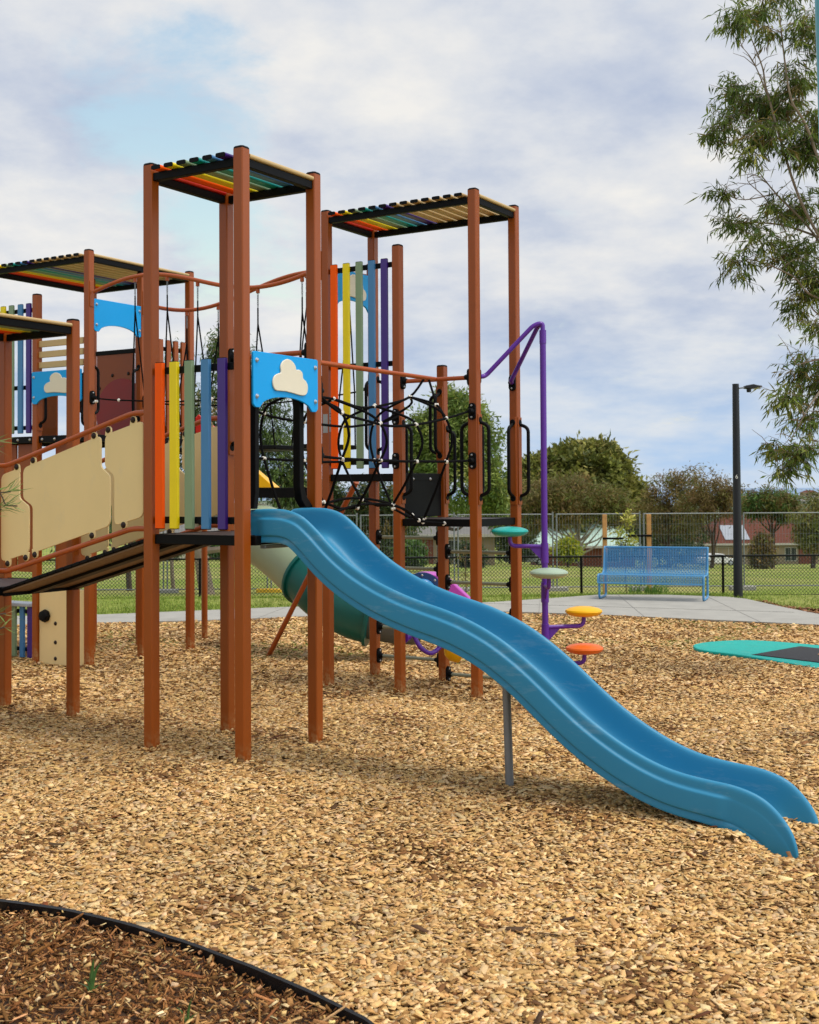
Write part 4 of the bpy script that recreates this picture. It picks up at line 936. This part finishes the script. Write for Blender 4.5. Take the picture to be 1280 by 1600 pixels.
# ------------------------------------------------------------------ bench
bd=Vector((1.63,-.60,0)).normalized(); bz=-.052
bn=empty('bench',(4.24,21.62,bz),math.atan2(bd.y,bd.x)); tag(bn,'blue perforated steel park bench on the concrete pad','bench')
prof=fillet([(-.415,.285),(-.395,.43),(.0,.41),(.11,.47),(.20,.87),(.225,.882)],.06,5)   # (depth,height); -depth faces the play area
Lb=.90
wm=MB(); wm2=MB()
pl=[Vector((a[0],a[1],0)) for a in prof]; acc=[0]
for i in range(1,len(pl)): acc.append(acc[-1]+(pl[i]-pl[i-1]).length)
def along(s):
    i=max(k for k in range(len(acc)) if acc[k]<=s+1e-9); i=min(i,len(acc)-2); t=(s-acc[i])/(acc[i+1]-acc[i]+1e-9); return pl[i].lerp(pl[i+1],t)
def sheet(s0,s1):
    m=MB(); ns=int((s1-s0)/.028)
    for i in range(ns+1):
        v=along(s0+(s1-s0)*i/ns); m.beam((-Lb,v.x,v.y),(Lb,v.x,v.y),.0175,.005,up=(0,0,1))
    for x in np.linspace(-Lb,Lb,63):
        q=[along(s0+(s1-s0)*i/10) for i in range(11)]
        for u_,v_ in zip(q[:-1],q[1:]): m.beam((x,u_.x,u_.y),(x,v_.x,v_.y),.0175,.004,up=(0,-(v_.y-u_.y),v_.x-u_.x+1e-6))
    return m
sm=acc[-1]*.52
obj('seat',sheet(0,sm),M['bench'],bn); obj('backrest',sheet(sm+.01,acc[-1]),M['bench'],bn)
for x in (-Lb,Lb):
    fr=MB(); fr.tube([(x,v.x,v.y) for v in pl],.016,10); obj('side_frame',fr,M['bench'],bn)
    l=MB(); l.tube(fillet([(x*.985,-.36,.40),(x*.985,-.36,.02),(x*.985,.22,.02),(x*.985,.235,.80)],.07,6),.02,12); obj('leg',l,M['bench'],bn)
for s in (0,acc[-1]):
    v=along(s); e=MB(); e.tube([(-Lb,v.x,v.y),(Lb,v.x,v.y)],.014,10); obj('edge_rail',e,M['bench'],bn)
# ------------------------------------------------------------------ in ground trampoline
ol=[(4.6,12.55),(4.29,13.06),(3.77,14.10),(3.45,14.52),(3.385,14.80),(3.47,15.15),(3.82,15.42),(4.30,15.47),(4.92,14.95),(5.65,14.0),(6.2,13.0),(6.1,12.2),(5.4,11.8),(4.9,12.1)]
pc_=[ (v.x,v.y) for v in spline([(x,y,0) for x,y in ol+ol[:3]],6)[6:-12]]
tpz=float(gz(4.2,14))
tr_=empty('trampoline',(4.6,13.8,tpz)); tag(tr_,'in ground trampoline with teal rubber surround and black mat','trampoline')
m=MB(); m.prism([(x-4.6,y-13.8) for x,y in pc_],-.12,.030); obj('surround',m,M['tealmat'],tr_,bevel=.012,seg=3)
u_=Vector((.735,.678,0)); v_=Vector((.62,-.785,0)); c_=Vector((3.87-4.6,14.13-13.8,0))
fr=MB(); a,b2=1.06,1.25; w=.03
q=[c_,c_+u_*a,c_+u_*a+v_*b2,c_+v_*b2]; cen=sum(q,Vector())/4
fr.add([p+Vector((0,0,.0325)) for p in q],[(0,1,2,3)])
inn=[cen+(p-cen)*.955 for p in q]
obj('frame',fr,M['black'],tr_)
t2=MB(); t2.add([p+Vector((0,0,.036)) for p in inn],[(0,1,2,3)]); obj('mat',t2,M['tramp'],tr_)
lf=MB()
for dx,dy in ((.0,.0),(.07,-.03)):
    p=cen+u_*(-.02+dx)+v_*(-.05+dy)+Vector((0,0,.040)); lf.add([p,p+Vector((.05,.02,.004)),p+Vector((.06,.06,.008)),p+Vector((.0,.04,.003))],[(0,1,2,3)])
obj('dead_leaf',lf,M['timber'],tr_)
# ------------------------------------------------------------------ light pole
lx,ly=5.83,22.1
lpz=-.06; LPO=empty('light_pole',(lx,ly,lpz)); tag(LPO,'tall black park light pole with a single lamp arm and a white 6','light pole')
m=MB(); m.tube([(0,0,-.4),(0,0,3.78)],[.085,.058],20); m.lathe([(.085,0),(.085,.03),(.0,.03)],20); obj('pole',m,M['polepaint'],LPO)
m=MB(); m.tube([(.05,0,3.70),(.20,0,3.72)],.013,8); obj('arm',m,M['lamp'],LPO)
m=MB(); m.prism(roundpoly([(.16,3.695),(.24,3.69),(.45,3.715),(.45,3.74),(.36,3.752),(.30,3.77),(.16,3.745)],.01),-.09,.09,axis='y'); m.lathe([(.04,3.63),(.045,3.70)],12,c=(.235,0,0)); obj('lamp_head',m,M['polepaint'],LPO,bevel=.006)
m=MB(); m.box((.30,-.07,3.690),(.43,.07,3.706)); obj('lens',m,M['fascia'],LPO)
tx=bpy.data.curves.new('pole_number','FONT'); tx.body='6'; tx.size=.10; tx.extrude=.002; tx.align_x='CENTER'
to=bpy.data.objects.new('number',tx); me=bpy.data.meshes.new_from_object(to); me.materials.clear(); me.materials.append(M['white']); bpy.data.objects.remove(to)
no=obj('pole_number',me,None,LPO); no.rotation_euler=(R(90),0,0); no.location=(-.022,-.079,2.09)
# ------------------------------------------------------------------ fences
def ribbon(mb,a,b,w):
    a,b=Vector(a),Vector(b); d=(b-a).normalized(); s=Vector((-d.z,0,d.x))*(w/2)
    mb.add([a-s,b-s,b+s,a+s],[(0,1,2,3)])
def fz(x,y): return tz(x,y)
FY=27.; x0,x1=-13,15.5; zb,zt=-.50,.385
cf=empty('chain_link_fence',(0,FY,0)); tag(cf,'low black chain link fence with black top rail across the grass edge','fence')
m=MB(); m.tube([(x0,0,zt),(x1,0,zt)],.019,8); obj('top_rail',m,M['black'],cf)
m=MB(); m.tube([(x0,0,zb+.03),(x1,0,zb+.03)],.016,6); obj('bottom_rail',m,M['black'],cf)
m=MB(); hh=zt-zb-.03; st=.078
k=x0-hh
while k<x1:
    for sg in (0,1):
        xa,xb=(k,k+hh) if sg==0 else (k+hh,k); za,zc=zb+.03,zt
        lo,hi=min(xa,xb),max(xa,xb)
        if lo<x0 or hi>x1: continue
        ribbon(m,(xa,.004*sg,za),(xb,.004*sg,zc),.0085)
    k+=st
obj('wire_mesh',m,M['polepaint'],cf)
for px in (0,60,312,520,700,907,1128,1300,-70): 
    x=(px-640)/1938*FY; m=MB(); m.tube([(x,0,zb-.3),(x,0,zt+.02)],.028,10); obj('fence_post',m,M['black'],cf)
TY=32.
tf=empty('temporary_fence',(0,TY,0)); tag(tf,'taller grey wire panel fence on block feet standing behind the black fence','fence')
m=MB(); gz0=tz(0,TY); zt2=1.21; zb2=gz0+.10
xs_=[(px-640)/1938*TY for px in (-160,-20,90,258,420,560,712,866,1002,1158,1318)]
for a,b in zip(xs_[:-1],xs_[1:]):
    w_=MB(); a2,b2=a+.05,b-.05
    for z in (zt2,zb2): w_.tube([(a2,0,z),(b2,0,z)],.017,6)
    for x in (a2,b2): w_.tube([(x,0,gz0-.02),(x,0,zt2+.06 if x==b2 else zt2+.02)],.02,8)
    nv=int((b2-a2)/.075)
    for i in range(1,nv): x=a2+(b2-a2)*i/nv; ribbon(w_,(x,0,zb2),(x,0,zt2),.0048)
    for i in range(1,7): z=zb2+(zt2-zb2)*i/7; ribbon(w_,(a2,.004,z),(b2,.004,z),.004)
    obj('wire_panel',w_,M['galv'],tf)
for i,x in enumerate(xs_):
    f=MB(); f.box((x-.33,-.12,gz0-.03),(x+.33,.12,gz0+.11)); obj('block_foot',f,M['feet'] if i in (2,4,5) else M['concrete'],tf,bevel=.03)
# timber stakes, straps and sapling behind the bench
for px,lab,r in ((944,'redder timber tree stake left of the sapling behind the bench',0),(1013,'pale timber tree stake right of the sapling behind the bench',.01)):
    x=(px-640)/1938*24.2; m=MB(); m.box((x-.04,24.2-.04,-.6),(x+.04,24.2+.04,1.36)); o=obj('tree_stake',m,M['timber'],bevel=.006); tag(o,lab,'stake','timber stakes behind the bench')
    if px==944: s=MB(); s.box((x+.03,24.14,.875),(x+.36,24.16,.915))
    else: s=MB(); s.box((x-.42,24.14,.925),(x-.03,24.16,.965))
    s.box((x-.046,24.14,.875 if px==944 else .925),(x+.046,24.165,.915 if px==944 else .965)); tag(obj('tree_strap',s,M['black'],bevel=.003),'black tie strap round the %s tree stake'%('redder left' if px==944 else 'pale right'),'strap','black straps on the tree stakes')
b=(( 978-640)/1938*24.3,24.3,-.25)
tree('sapling','thin yellow green sapling tied between two timber stakes','sapling',b,1.6,[blobpx(975,835,16,22,24.3),blobpx(985,845,18,14,24.3),blobpx(980,808,7,12,24.3)],.012,M['barkd'],13,9,.05,.09,.03,[(150,150,60),(132,140,56),(168,160,84),(120,112,60)],[3,3,2,2],.3,.2,fork=.8)
b=((728-640)/1938*24.3,24.3,-.25)
tree('sapling','bare thin sapling seen under the lower deck','sapling',b,1.4,[blobpx(728,905,12,26,24.3),blobpx(722,870,8,16,24.3)],.012,M['barkd'],8,6,.05,.07,.02,MAR,[1,1,1,1,1],.3,.2,fork=.8)
# ------------------------------------------------------------------ houses across the grass
def house(label,x,y,rz,w,d,hw,rise,wall,roof,base,extras=(),name='house',ridge=.45):
    """x,y centre of the front wall; front looks towards -y"""
    h=empty(name,(x,y,base),rz); tag(h,label,'house')
    m=MB(); m.box((-w/2,0,-1.5),(w/2,d,hw)); obj('wall',m,wall,h)
    e=.6; r=MB(); z0=hw+.004; rl=w*ridge/2
    V=[(-w/2-e,-e,z0),(w/2+e,-e,z0),(w/2+e,d+e,z0),(-w/2-e,d+e,z0),(-rl,d/2,z0+rise),(rl,d/2,z0+rise)]
    r.add(V,[(0,1,5,4),(1,2,5),(2,3,4,5),(3,0,4),(3,2,1,0)]); ro=obj('roof',r,roof,h)
    f=MB(); 
    for a,b in (((-w/2-e,-e-.03,hw-.18),(w/2+e,-e-.0,hw+.05)),((-w/2-e-.03,-e,hw-.18),(-w/2-e,d+e,hw+.05)),((w/2+e,-e,hw-.18),(w/2+e+.03,d+e,hw+.05))): f.box(a,b)
    obj('gutter',f,M['fascia'],ro)
    rc=MB(); rc.tube([(-rl,d/2,z0+rise),(rl,d/2,z0+rise)],.12,6)
    for sx in (-1,1): rc.tube([(sx*rl,d/2,z0+rise),(sx*(w/2+e),-e,z0+.02)],.10,6)
    obj('ridge_tiles',rc,roof,ro)
    for kind,u0,u1,z0_,z1_,mt_ in extras:
        if kind=='solar':
            # lies on the front roof plane
            s=MB(); sl_=rise/(d/2+e); f_=lambda z:(z-hw)/sl_-e
            ya,yb=f_(z0_),f_(z1_)
            o=Vector((0,-sl_,1)).normalized()*.10
            p=[Vector((u0,ya,z0_))+o,Vector((u1,ya,z0_))+o,Vector((u1,yb,z1_))+o,Vector((u0,yb,z1_))+o]
            s.add(p+[v-o*.6 for v in p],[(0,1,2,3),(7,6,5,4),(0,4,5,1),(1,5,6,2),(2,6,7,3),(3,7,4,0)]); obj('solar_panel',s,mt_,h)
        else:
            fr=MB(); fr.box((u0-.08,-.05,z0_-.08),(u1+.08,.02,z1_+.08)); a=obj(kind,fr,M['fascia'] if kind=='window' else mt_,h)
            gl=MB(); gl.box((u0,-.07,z0_),(u1,-.055,z1_)); 
            if kind=='window': gl.cur=1; gl.box(((u0+u1)/2-.03,-.08,z0_),((u0+u1)/2+.03,-.071,z1_))
            obj('pane' if kind=='window' else 'panel',gl,[mt_,M['fascia']],a)
    return h
hy=150.; sx=lambda px,Y:(px-640)/1938*Y
house('cream brick house with large red tiled hip roof and pale roof panel',sx(1192,hy),hy,0,sx(1276,hy)-sx(1104,hy),12,2.55,3.5,M['brick'],M['tile'],tz(40,hy)+.05,
  [('window',-5.6,-2.9,.2,2.1,M['brick']),('window',-.9,1.4,.6,2.0,M['glass']),('window',2.6,3.9,.5,2.0,M['glass']),('door',4.3,6.2,0,2.2,M['brickred']),('solar',-4.6,-1.6,2.95,4.6,M['solar'])])
hy2=104.
house('tan brick house with grey tiled roof seen between the right tower posts',sx(672,hy2),hy2,0,sx(770,hy2)-sx(588,hy2)+1,9,2.4,2.0,M['brick'],M['rooflg'],tz(2,hy2)+.05,
  [('window',-3.2,-1.6,.5,1.9,M['glass']),('window',.6,2.4,.5,1.9,M['glass']),('door',-.7,.15,0,2.05,M['brickred'])])
hy3=128.
house('house with pale green metal roof behind the spreading gum',sx(915,hy3),hy3,0,10,8,2.2,2.4,M['brickred'],M['roofgr'],tz(18,hy3)-.1,[('window',-2,-.6,.6,1.8,M['glass']),('window',2,3.4,.6,1.8,M['glass'])],ridge=.7)
hy4=140.
house('cream rendered building behind the ramp at the left',sx(295,hy4),hy4,0,sx(352,hy4)-sx(225,hy4),8,2.9,1.3,M['cream'],M['rooflg'],tz(-25,hy4)+.0,[('window',-3,-1.8,.8,2.1,M['glass']),('window',.4,1.6,.8,2.1,M['glass']),('door',2.4,3.4,0,2.1,M['brickred'])])
house('tan brick house with dark garage door left of the grey roofed house',sx(560,hy4),hy4,0,9,8,2.5,1.8,M['brick'],M['rooflg'],tz(-6,hy4),[('window',-3,-1.6,.6,2.0,M['glass']),('door',.4,3.0,0,2.2,M['greypl'])])
# parked cars on the far road
def car(label,x,y,rz,paint,van=False):
    c=empty('parked_car',(x,y,tz(x,y)),rz); tag(c,label,'van' if van else 'car')
    if van: prof=[(-2.4,.35),(2.35,.35),(2.4,.9),(2.0,1.1),(1.45,1.95),(1.2,2.05),(-2.3,2.05),(-2.42,1.8)]
    else: prof=[(-2.1,.32),(2.1,.32),(2.15,.65),(1.9,.82),(1.0,.92),(.45,1.38),(-.9,1.42),(-1.6,1.0),(-2.1,.95)]
    m=MB(); m.prism(roundpoly(prof,.10),-.85,.85,axis='y'); obj('body',m,paint,c,bevel=.05)
    gl=[(1.32,1.15),(1.10,1.85),(.1,1.88),(.1,1.15)] if van else [(.80,.98),(.38,1.32),(-.82,1.35),(-1.35,1.0)]
    for s in (-1,1):
        m=MB(); m.prism(gl,min(s*.852,s*.862),max(s*.852,s*.862),axis='y'); obj('window',m,M['glass'],c)
        for wx in (-1.35,1.35):
            t=MB(); t.lathe([(.2,-.1),(.31,-.1),(.33,-.06),(.33,.06),(.31,.1),(.2,.1)],20,M=face_rot((0,s,0)),c=(wx,s*.78,.32)); wh=obj('wheel',t,M['tyre'],c)
            t=MB(); t.lathe([(.20,.0),(.19,.03),(.05,.05)],14,M=face_rot((0,s,0)),c=(wx,s*.86,.32)); obj('rim',t,M['grey'],wh)
car('white van with dark lower half parked beyond the grass at the left',sx(402,146),146,0,M['carw'],True)
car('white car parked in the drive right of the blue bench',sx(1118,143),143,R(15),M['carw'])
car('silver car parked beyond the grass behind the purple climbing pole',sx(820,122),122,0,M['carsil'])
# far wooded hill with sea beyond
hx=np.linspace(-900,1100,160); hv=np.linspace(0,1,14)
def hillz(X,T): 
    crest=np.interp(X,[-900,-300,0,150,260,330,420,600,1100],[-12,-6,-10,-14,-13,-6,-1,3,8])+1.6*np.sin(X*.045)+.9*np.sin(X*.13+1)
    return -36+(crest+36)*np.sin(np.clip(T,0,1)*math.pi)**.8
X,T=np.meshgrid(hx,hv); Yh=900+T*500; V=np.stack([X,Yh,hillz(X,T)],-1).reshape(-1,3); i=np.arange(13*159); r_,c_=i//159,i%159; a_=r_*160+c_
tag(obj('hill',npmesh('hill',V,np.stack([a_,a_+1,a_+161,a_+160],1),ramp_mat('wooded_hill',[(.3,(62,78,62)),(.5,(92,104,80)),(.7,(128,130,110))],.03,bump=0),smooth=True),None),kind='structure')
def far_house(px,T_,w,h,rise,wm_,rm,label):
    Yd=900+T_*500; x=(px-640)/1938*Yd; z=float(hillz(np.array([x]),T_)[0])
    house(label,x,Yd,0,w,w*.7,h,rise,wm_,rm,z-.3,[('window',-w*.3,-w*.12,h*.3,h*.75,M['glass']),('window',w*.1,w*.3,h*.3,h*.75,M['glass'])])
far_house(1251,.26,11,3.4,1.6,M['fascia'],M['rooflg'],'tiny white far house on the hillside left of the right edge')
far_house(1277,.28,12,3.4,1.6,M['cream'],M['rooflg'],'tiny cream far house on the hillside at the right edge')
far_house(1236,.30,11,3.2,1.8,M['cream'],M['roofgr'],'tiny far house with pale green roof on the hillside')
far_house(1266,.40,13,3.6,2.0,M['brick'],M['tile'],'tiny far house with red roof on the hill crest')
# far tree cover as one mass
bl=[]
for k in range(120):
    px=rng.uniform(-60,1340); Yd=rng.uniform(230,620); x=(px-640)/1938*Yd; r=rng.uniform(2.5,6); bl.append(((x,Yd,tz(x,Yd)+r*.8),(r*1.3,r*1.3,r)))
tag(obj('far_trees',leafmesh('far_trees',*cluster_leaves(bl,26,14,.8,1.2,.55,DARK+OLIVE[:2]+MAR[:1],[4,4,3,2,2,2,1],.2,.5),LEAF),None),'distant mass of trees below the horizon','trees',kind='stuff')
# ------------------------------------------------------------------ grass tufts, weeds and the wispy foreground plant
BLADE=attr_mat('grass_blade',.5,trans=.2)
def tufts(X,Y,Z,nb,h,wd,cols,w,spread=.05):
    n=len(X)*nb; P=np.repeat(np.stack([X,Y,Z],1),nb,0)+rng.normal(0,1,(n,3))*np.array([spread,spread,0])
    D=unit(np.stack([rng.normal(0,.35,n),rng.normal(0,.35,n),np.ones(n)],1))
    return P,D,h*np.exp(rng.normal(0,.3,n)),np.full(n,wd),np.clip(pick(cols,w,n,.15),.004,1)
n=2600; X=rng.uniform(5.95,8.6,n); Y=pf(X)+.02+rng.uniform(0,1.25,n)**1.3
V,F,C=chips(X,Y,lambda a,b:terrain(a,b)+.004,rng.uniform(.05,.12,n),rng.uniform(.02,.05,n),pick([(120,78,48),(150,104,66),(96,64,44),(170,128,88)],[3,3,2,2],n),.3,.03,False)
tag(obj('leaf_litter',npmesh('leaf_litter',V,F,CHIP,C),None),kind='stuff')
n=5200; X=rng.uniform(-10,12.5,n); Y=pf(X)+.05+rng.uniform(0,1,n)**1.6*5.2; k=Y<27
k&=~((X>5.9)&(X<8.6)&(Y<pf(X)+1.0)); X,Y=X[k],Y[k]
tag(obj('grass',leafmesh('grass',*tufts(X,Y,terrain(X,Y),9,.045,.010,[(112,134,46),(134,154,60),(156,166,80),(98,118,42)],[3,3,2,2],.10),BLADE),None),'short green grass between path and fence','grass',kind='stuff')
X=np.array([5.0,5.1,4.75,4.9,5.25])*1.0; X=(np.array([1020,1008,1030,1014,985])-640)/1938*23.6; Y=np.full(5,23.5)
tag(obj('grass_clump',leafmesh('grass_clump',*tufts(X,Y,terrain(X,Y),60,.22,.010,[(84,120,48),(104,136,58)],[1,1],.10),BLADE),None),'taller green grass clump at the foot of the stakes behind the bench','grass')
def weed(label,px,py,blades):
    t=(1.87+.05)/((py-765-.0061*(640-px)))*1938; x=(px-640)/1938*t; P=[];D=[];L=[];Wd=[]
    b=MB(); y=t; z=float(bedz(x,y))
    for (dx,h,w) in blades:
        c=spline([(x,y,z),(x+dx*.35,y,z+h*.6),(x+dx,y-.01,z+h)],5); vs=[];q=len(c)
        for i,p in enumerate(c):
            ww=w*(1-(i/(q-1))**2)*.5+.0006; vs+=[p+Vector((-ww,.2*ww,0)),p+Vector((0,-.5*ww,0)),p+Vector((ww,.2*ww,0))]
        b.add(vs,[f for i in range(q-1) for f in ((i*3,i*3+1,i*3+4,i*3+3),(i*3+1,i*3+2,i*3+5,i*3+4))])
    o=obj('weed',b,mat('weed_leaf',(74,112,52),.45,var=.3,vs=20)); tag(o,label,'weed')
weed('small green weed with broad upright blades in the dark mulch',141,1560,[(.015,.135,.017),(.045,.125,.016),(-.045,.045,.011),(.07,.045,.010),(-.02,.06,.011)])
weed('two thin green blades at the bottom of the mulch bed',290,1600,[(.02,.11,.011),(-.035,.08,.010),(.045,.06,.009)])
# fine leaved plant at the left edge, close to the camera
fp=MB(); P=[];D=[]
ox,oy=-2.12,5.9
for (px,py,d) in ((-14,800,(1,0,.25)),(0,770,(1,0,.1)),(10,790,(1,.1,-.05)),(-8,985,(1,0,.35)),(-6,960,(1,0,.1)),(-20,700,(.6,0,1))):
    st=Vector(pt(px,py,5.9)); fp.tube(spline([(ox-.35,oy+.1,-.05),((ox-.3+st.x)/2,oy,st.z*.6),st-Vector(d)*.06,st,st+Vector(d)*.05],5),.0035,5)
    for k in range(16):
        p=st+Vector(d)*rng.uniform(-.10,.05); P.append(p); v=Vector((rng.uniform(.2,1),rng.uniform(-.4,.4),rng.uniform(-.35,.55))); D.append(v.normalized())
pr=obj('plant',fp,M['barkd']); tag(pr,'wispy fine leaved green plant poking in at the left edge','plant')
n=len(P); obj('leaves',leafmesh('leaves',np.array(P),np.array(D),rng.uniform(.06,.14,n),np.full(n,.005),np.clip(pick([(112,138,66),(136,150,84),(92,120,60)],[2,2,2],n,.12),0,1),BLADE),None,pr)
# ------------------------------------------------------------------ sky
w=bpy.data.worlds.new('World'); scene.world=w; w.use_nodes=True; nt=w.node_tree; nt.nodes.clear()
SE,SA=R(70),R(112)
out=nd(nt,'ShaderNodeOutputWorld'); mixs=nd(nt,'ShaderNodeMixShader'); bg1=nd(nt,'ShaderNodeBackground'); bg2=nd(nt,'ShaderNodeBackground')
skyn=nd(nt,'ShaderNodeTexSky',sky_type='NISHITA'); skyn.sun_disc=False; skyn.sun_elevation=SE; skyn.sun_rotation=SA; skyn.air_density=1.9; skyn.dust_density=.6; skyn.ozone_density=1.0
bg1.inputs['Strength'].default_value=.15; nt.links.new(skyn.outputs[0],bg1.inputs['Color'])
tc=nd(nt,'ShaderNodeTexCoord'); sepx=nd(nt,'ShaderNodeSeparateXYZ'); nt.links.new(tc.outputs['Generated'],sepx.inputs[0])
def math_(op,a,b=None,c=None):
    m=nd(nt,'ShaderNodeMath',operation=op)
    for i,v in enumerate((a,b,c)):
        if v is None: continue
        if isinstance(v,(int,float)): m.inputs[i].default_value=v
        else: nt.links.new(v,m.inputs[i])
    return m.outputs[0]
zc=math_('ADD',math_('MAXIMUM',sepx.outputs[2],0.0),.26)
ux=math_('DIVIDE',sepx.outputs[0],zc); uy=math_('DIVIDE',sepx.outputs[1],zc)
cv=nd(nt,'ShaderNodeCombineXYZ'); nt.links.new(ux,cv.inputs[0]); nt.links.new(uy,cv.inputs[1])
def noise(scale,detail,rough,off,dist=0.):
    mp=nd(nt,'ShaderNodeMapping'); mp.inputs['Location'].default_value=off; nt.links.new(cv.outputs[0],mp.inputs[0])
    n=nd(nt,'ShaderNodeTexNoise'); n.inputs['Scale'].default_value=scale; n.inputs['Detail'].default_value=detail; n.inputs['Roughness'].default_value=rough; n.inputs['Distortion'].default_value=dist
    nt.links.new(mp.outputs[0],n.inputs['Vector']); return n.outputs['Fac']
def mr(v,a,b,c=0.,d=1.,smooth=True):
    m=nd(nt,'ShaderNodeMapRange'); m.interpolation_type='SMOOTHSTEP' if smooth else 'LINEAR'
    for i,x in enumerate((a,b,c,d)): m.inputs[i+1].default_value=x
    nt.links.new(v,m.inputs[0]); return m.outputs[0]
n1=noise(4.6,12,.66,(3.1,1.7,0),.35); n2=noise(3.3,13,.575,(7.3,4.2,.5),.0); n3=noise(.8,6,.5,(1.3,9.2,2))
# a clear gap low in the north-west of the view
def gap(az,el,r,amt):
    v=(math.sin(R(az))*math.cos(R(el)),math.cos(R(az))*math.cos(R(el)),math.sin(R(el)))
    dp=nd(nt,'ShaderNodeVectorMath',operation='DOT_PRODUCT'); nt.links.new(tc.outputs['Generated'],dp.inputs[0]); dp.inputs[1].default_value=v
    return math_('MULTIPLY',mr(dp.outputs['Value'],math.cos(R(r)),1.0),amt)
cov=math_('SUBTRACT',math_('ADD',n1,.20),math_('ADD',gap(-10.6,16.6,6.2,.34),gap(-7.6,10.5,4.4,.27)))
covf=mr(cov,.24,.62)
br=mr(math_('ADD',math_('MULTIPLY',n2,.75),math_('MULTIPLY',n3,.25)),.36,.64,smooth=False)
cr_=nd(nt,'ShaderNodeValToRGB'); nt.links.new(br,cr_.inputs[0]); ce=cr_.color_ramp.elements; ce.new(.5); ce.new(.28)
for q,(p_,c_) in zip(sorted(ce,key=lambda e:e.position),((0,(184,196,219)),(.30,(203,211,226)),(.56,(221,225,232)),(1,(244,242,238)))): q.position=p_; q.color=(*lin(c_),1)
class _c: outputs={2:cr_.outputs[0]}
cc=_c
# pale cream and blue bands near the horizon
hz=mr(sepx.outputs[2],.0,.16); h2=nd(nt,'ShaderNodeMix',data_type='RGBA'); nt.links.new(hz,h2.inputs[0])
h1=nd(nt,'ShaderNodeMix',data_type='RGBA'); nt.links.new(br,h1.inputs[0]); h1.inputs[6].default_value=(*lin((180,208,240)),1); h1.inputs[7].default_value=(*lin((224,230,236)),1)
nt.links.new(h1.outputs[2],h2.inputs[6]); nt.links.new(cc.outputs[2],h2.inputs[7])
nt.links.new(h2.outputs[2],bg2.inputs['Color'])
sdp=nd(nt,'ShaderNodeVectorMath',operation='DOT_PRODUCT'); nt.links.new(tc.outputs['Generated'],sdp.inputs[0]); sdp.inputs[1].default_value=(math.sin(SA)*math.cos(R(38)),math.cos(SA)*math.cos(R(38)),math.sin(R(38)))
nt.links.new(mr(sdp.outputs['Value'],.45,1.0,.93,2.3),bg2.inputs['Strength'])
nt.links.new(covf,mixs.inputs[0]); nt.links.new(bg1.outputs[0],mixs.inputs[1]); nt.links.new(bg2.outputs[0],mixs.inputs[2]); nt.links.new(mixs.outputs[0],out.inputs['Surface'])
# ------------------------------------------------------------------ sun behind thin cloud
sd=bpy.data.lights.new('sun','SUN'); sd.energy=2.0; sd.angle=R(24); sd.color=(1,.90,.76)
so=bpy.data.objects.new('sun',sd); COL.objects.link(so)
dv=Vector((math.sin(SA)*math.cos(SE),math.cos(SA)*math.cos(SE),math.sin(SE))); so.rotation_euler=dv.to_track_quat('Z','Y').to_euler()
# ------------------------------------------------------------------ camera
cd=bpy.data.cameras.new('camera'); co=bpy.data.objects.new('camera',cd); COL.objects.link(co); scene.camera=co
cd.sensor_fit='HORIZONTAL'; cd.sensor_width=24; cd.lens=1937.99/1280*24; cd.clip_end=90000; cd.clip_start=.05
cd.shift_y=-78.3/1280
co.matrix_world=Matrix.Translation((0,0,1.87))@Matrix.Rotation(R(90)+.0223,4,'X')@Matrix.Rotation(-.0061,4,'Z')
cd.dof.use_dof=True; cd.dof.focus_distance=8.0; cd.dof.aperture_fstop=5.6
scene.view_settings.view_transform='Standard'; scene.view_settings.look='None'; scene.view_settings.exposure=.08; scene.view_settings.gamma=1; scene.view_settings.use_curve_mapping=False
scene.render.film_transparent=False
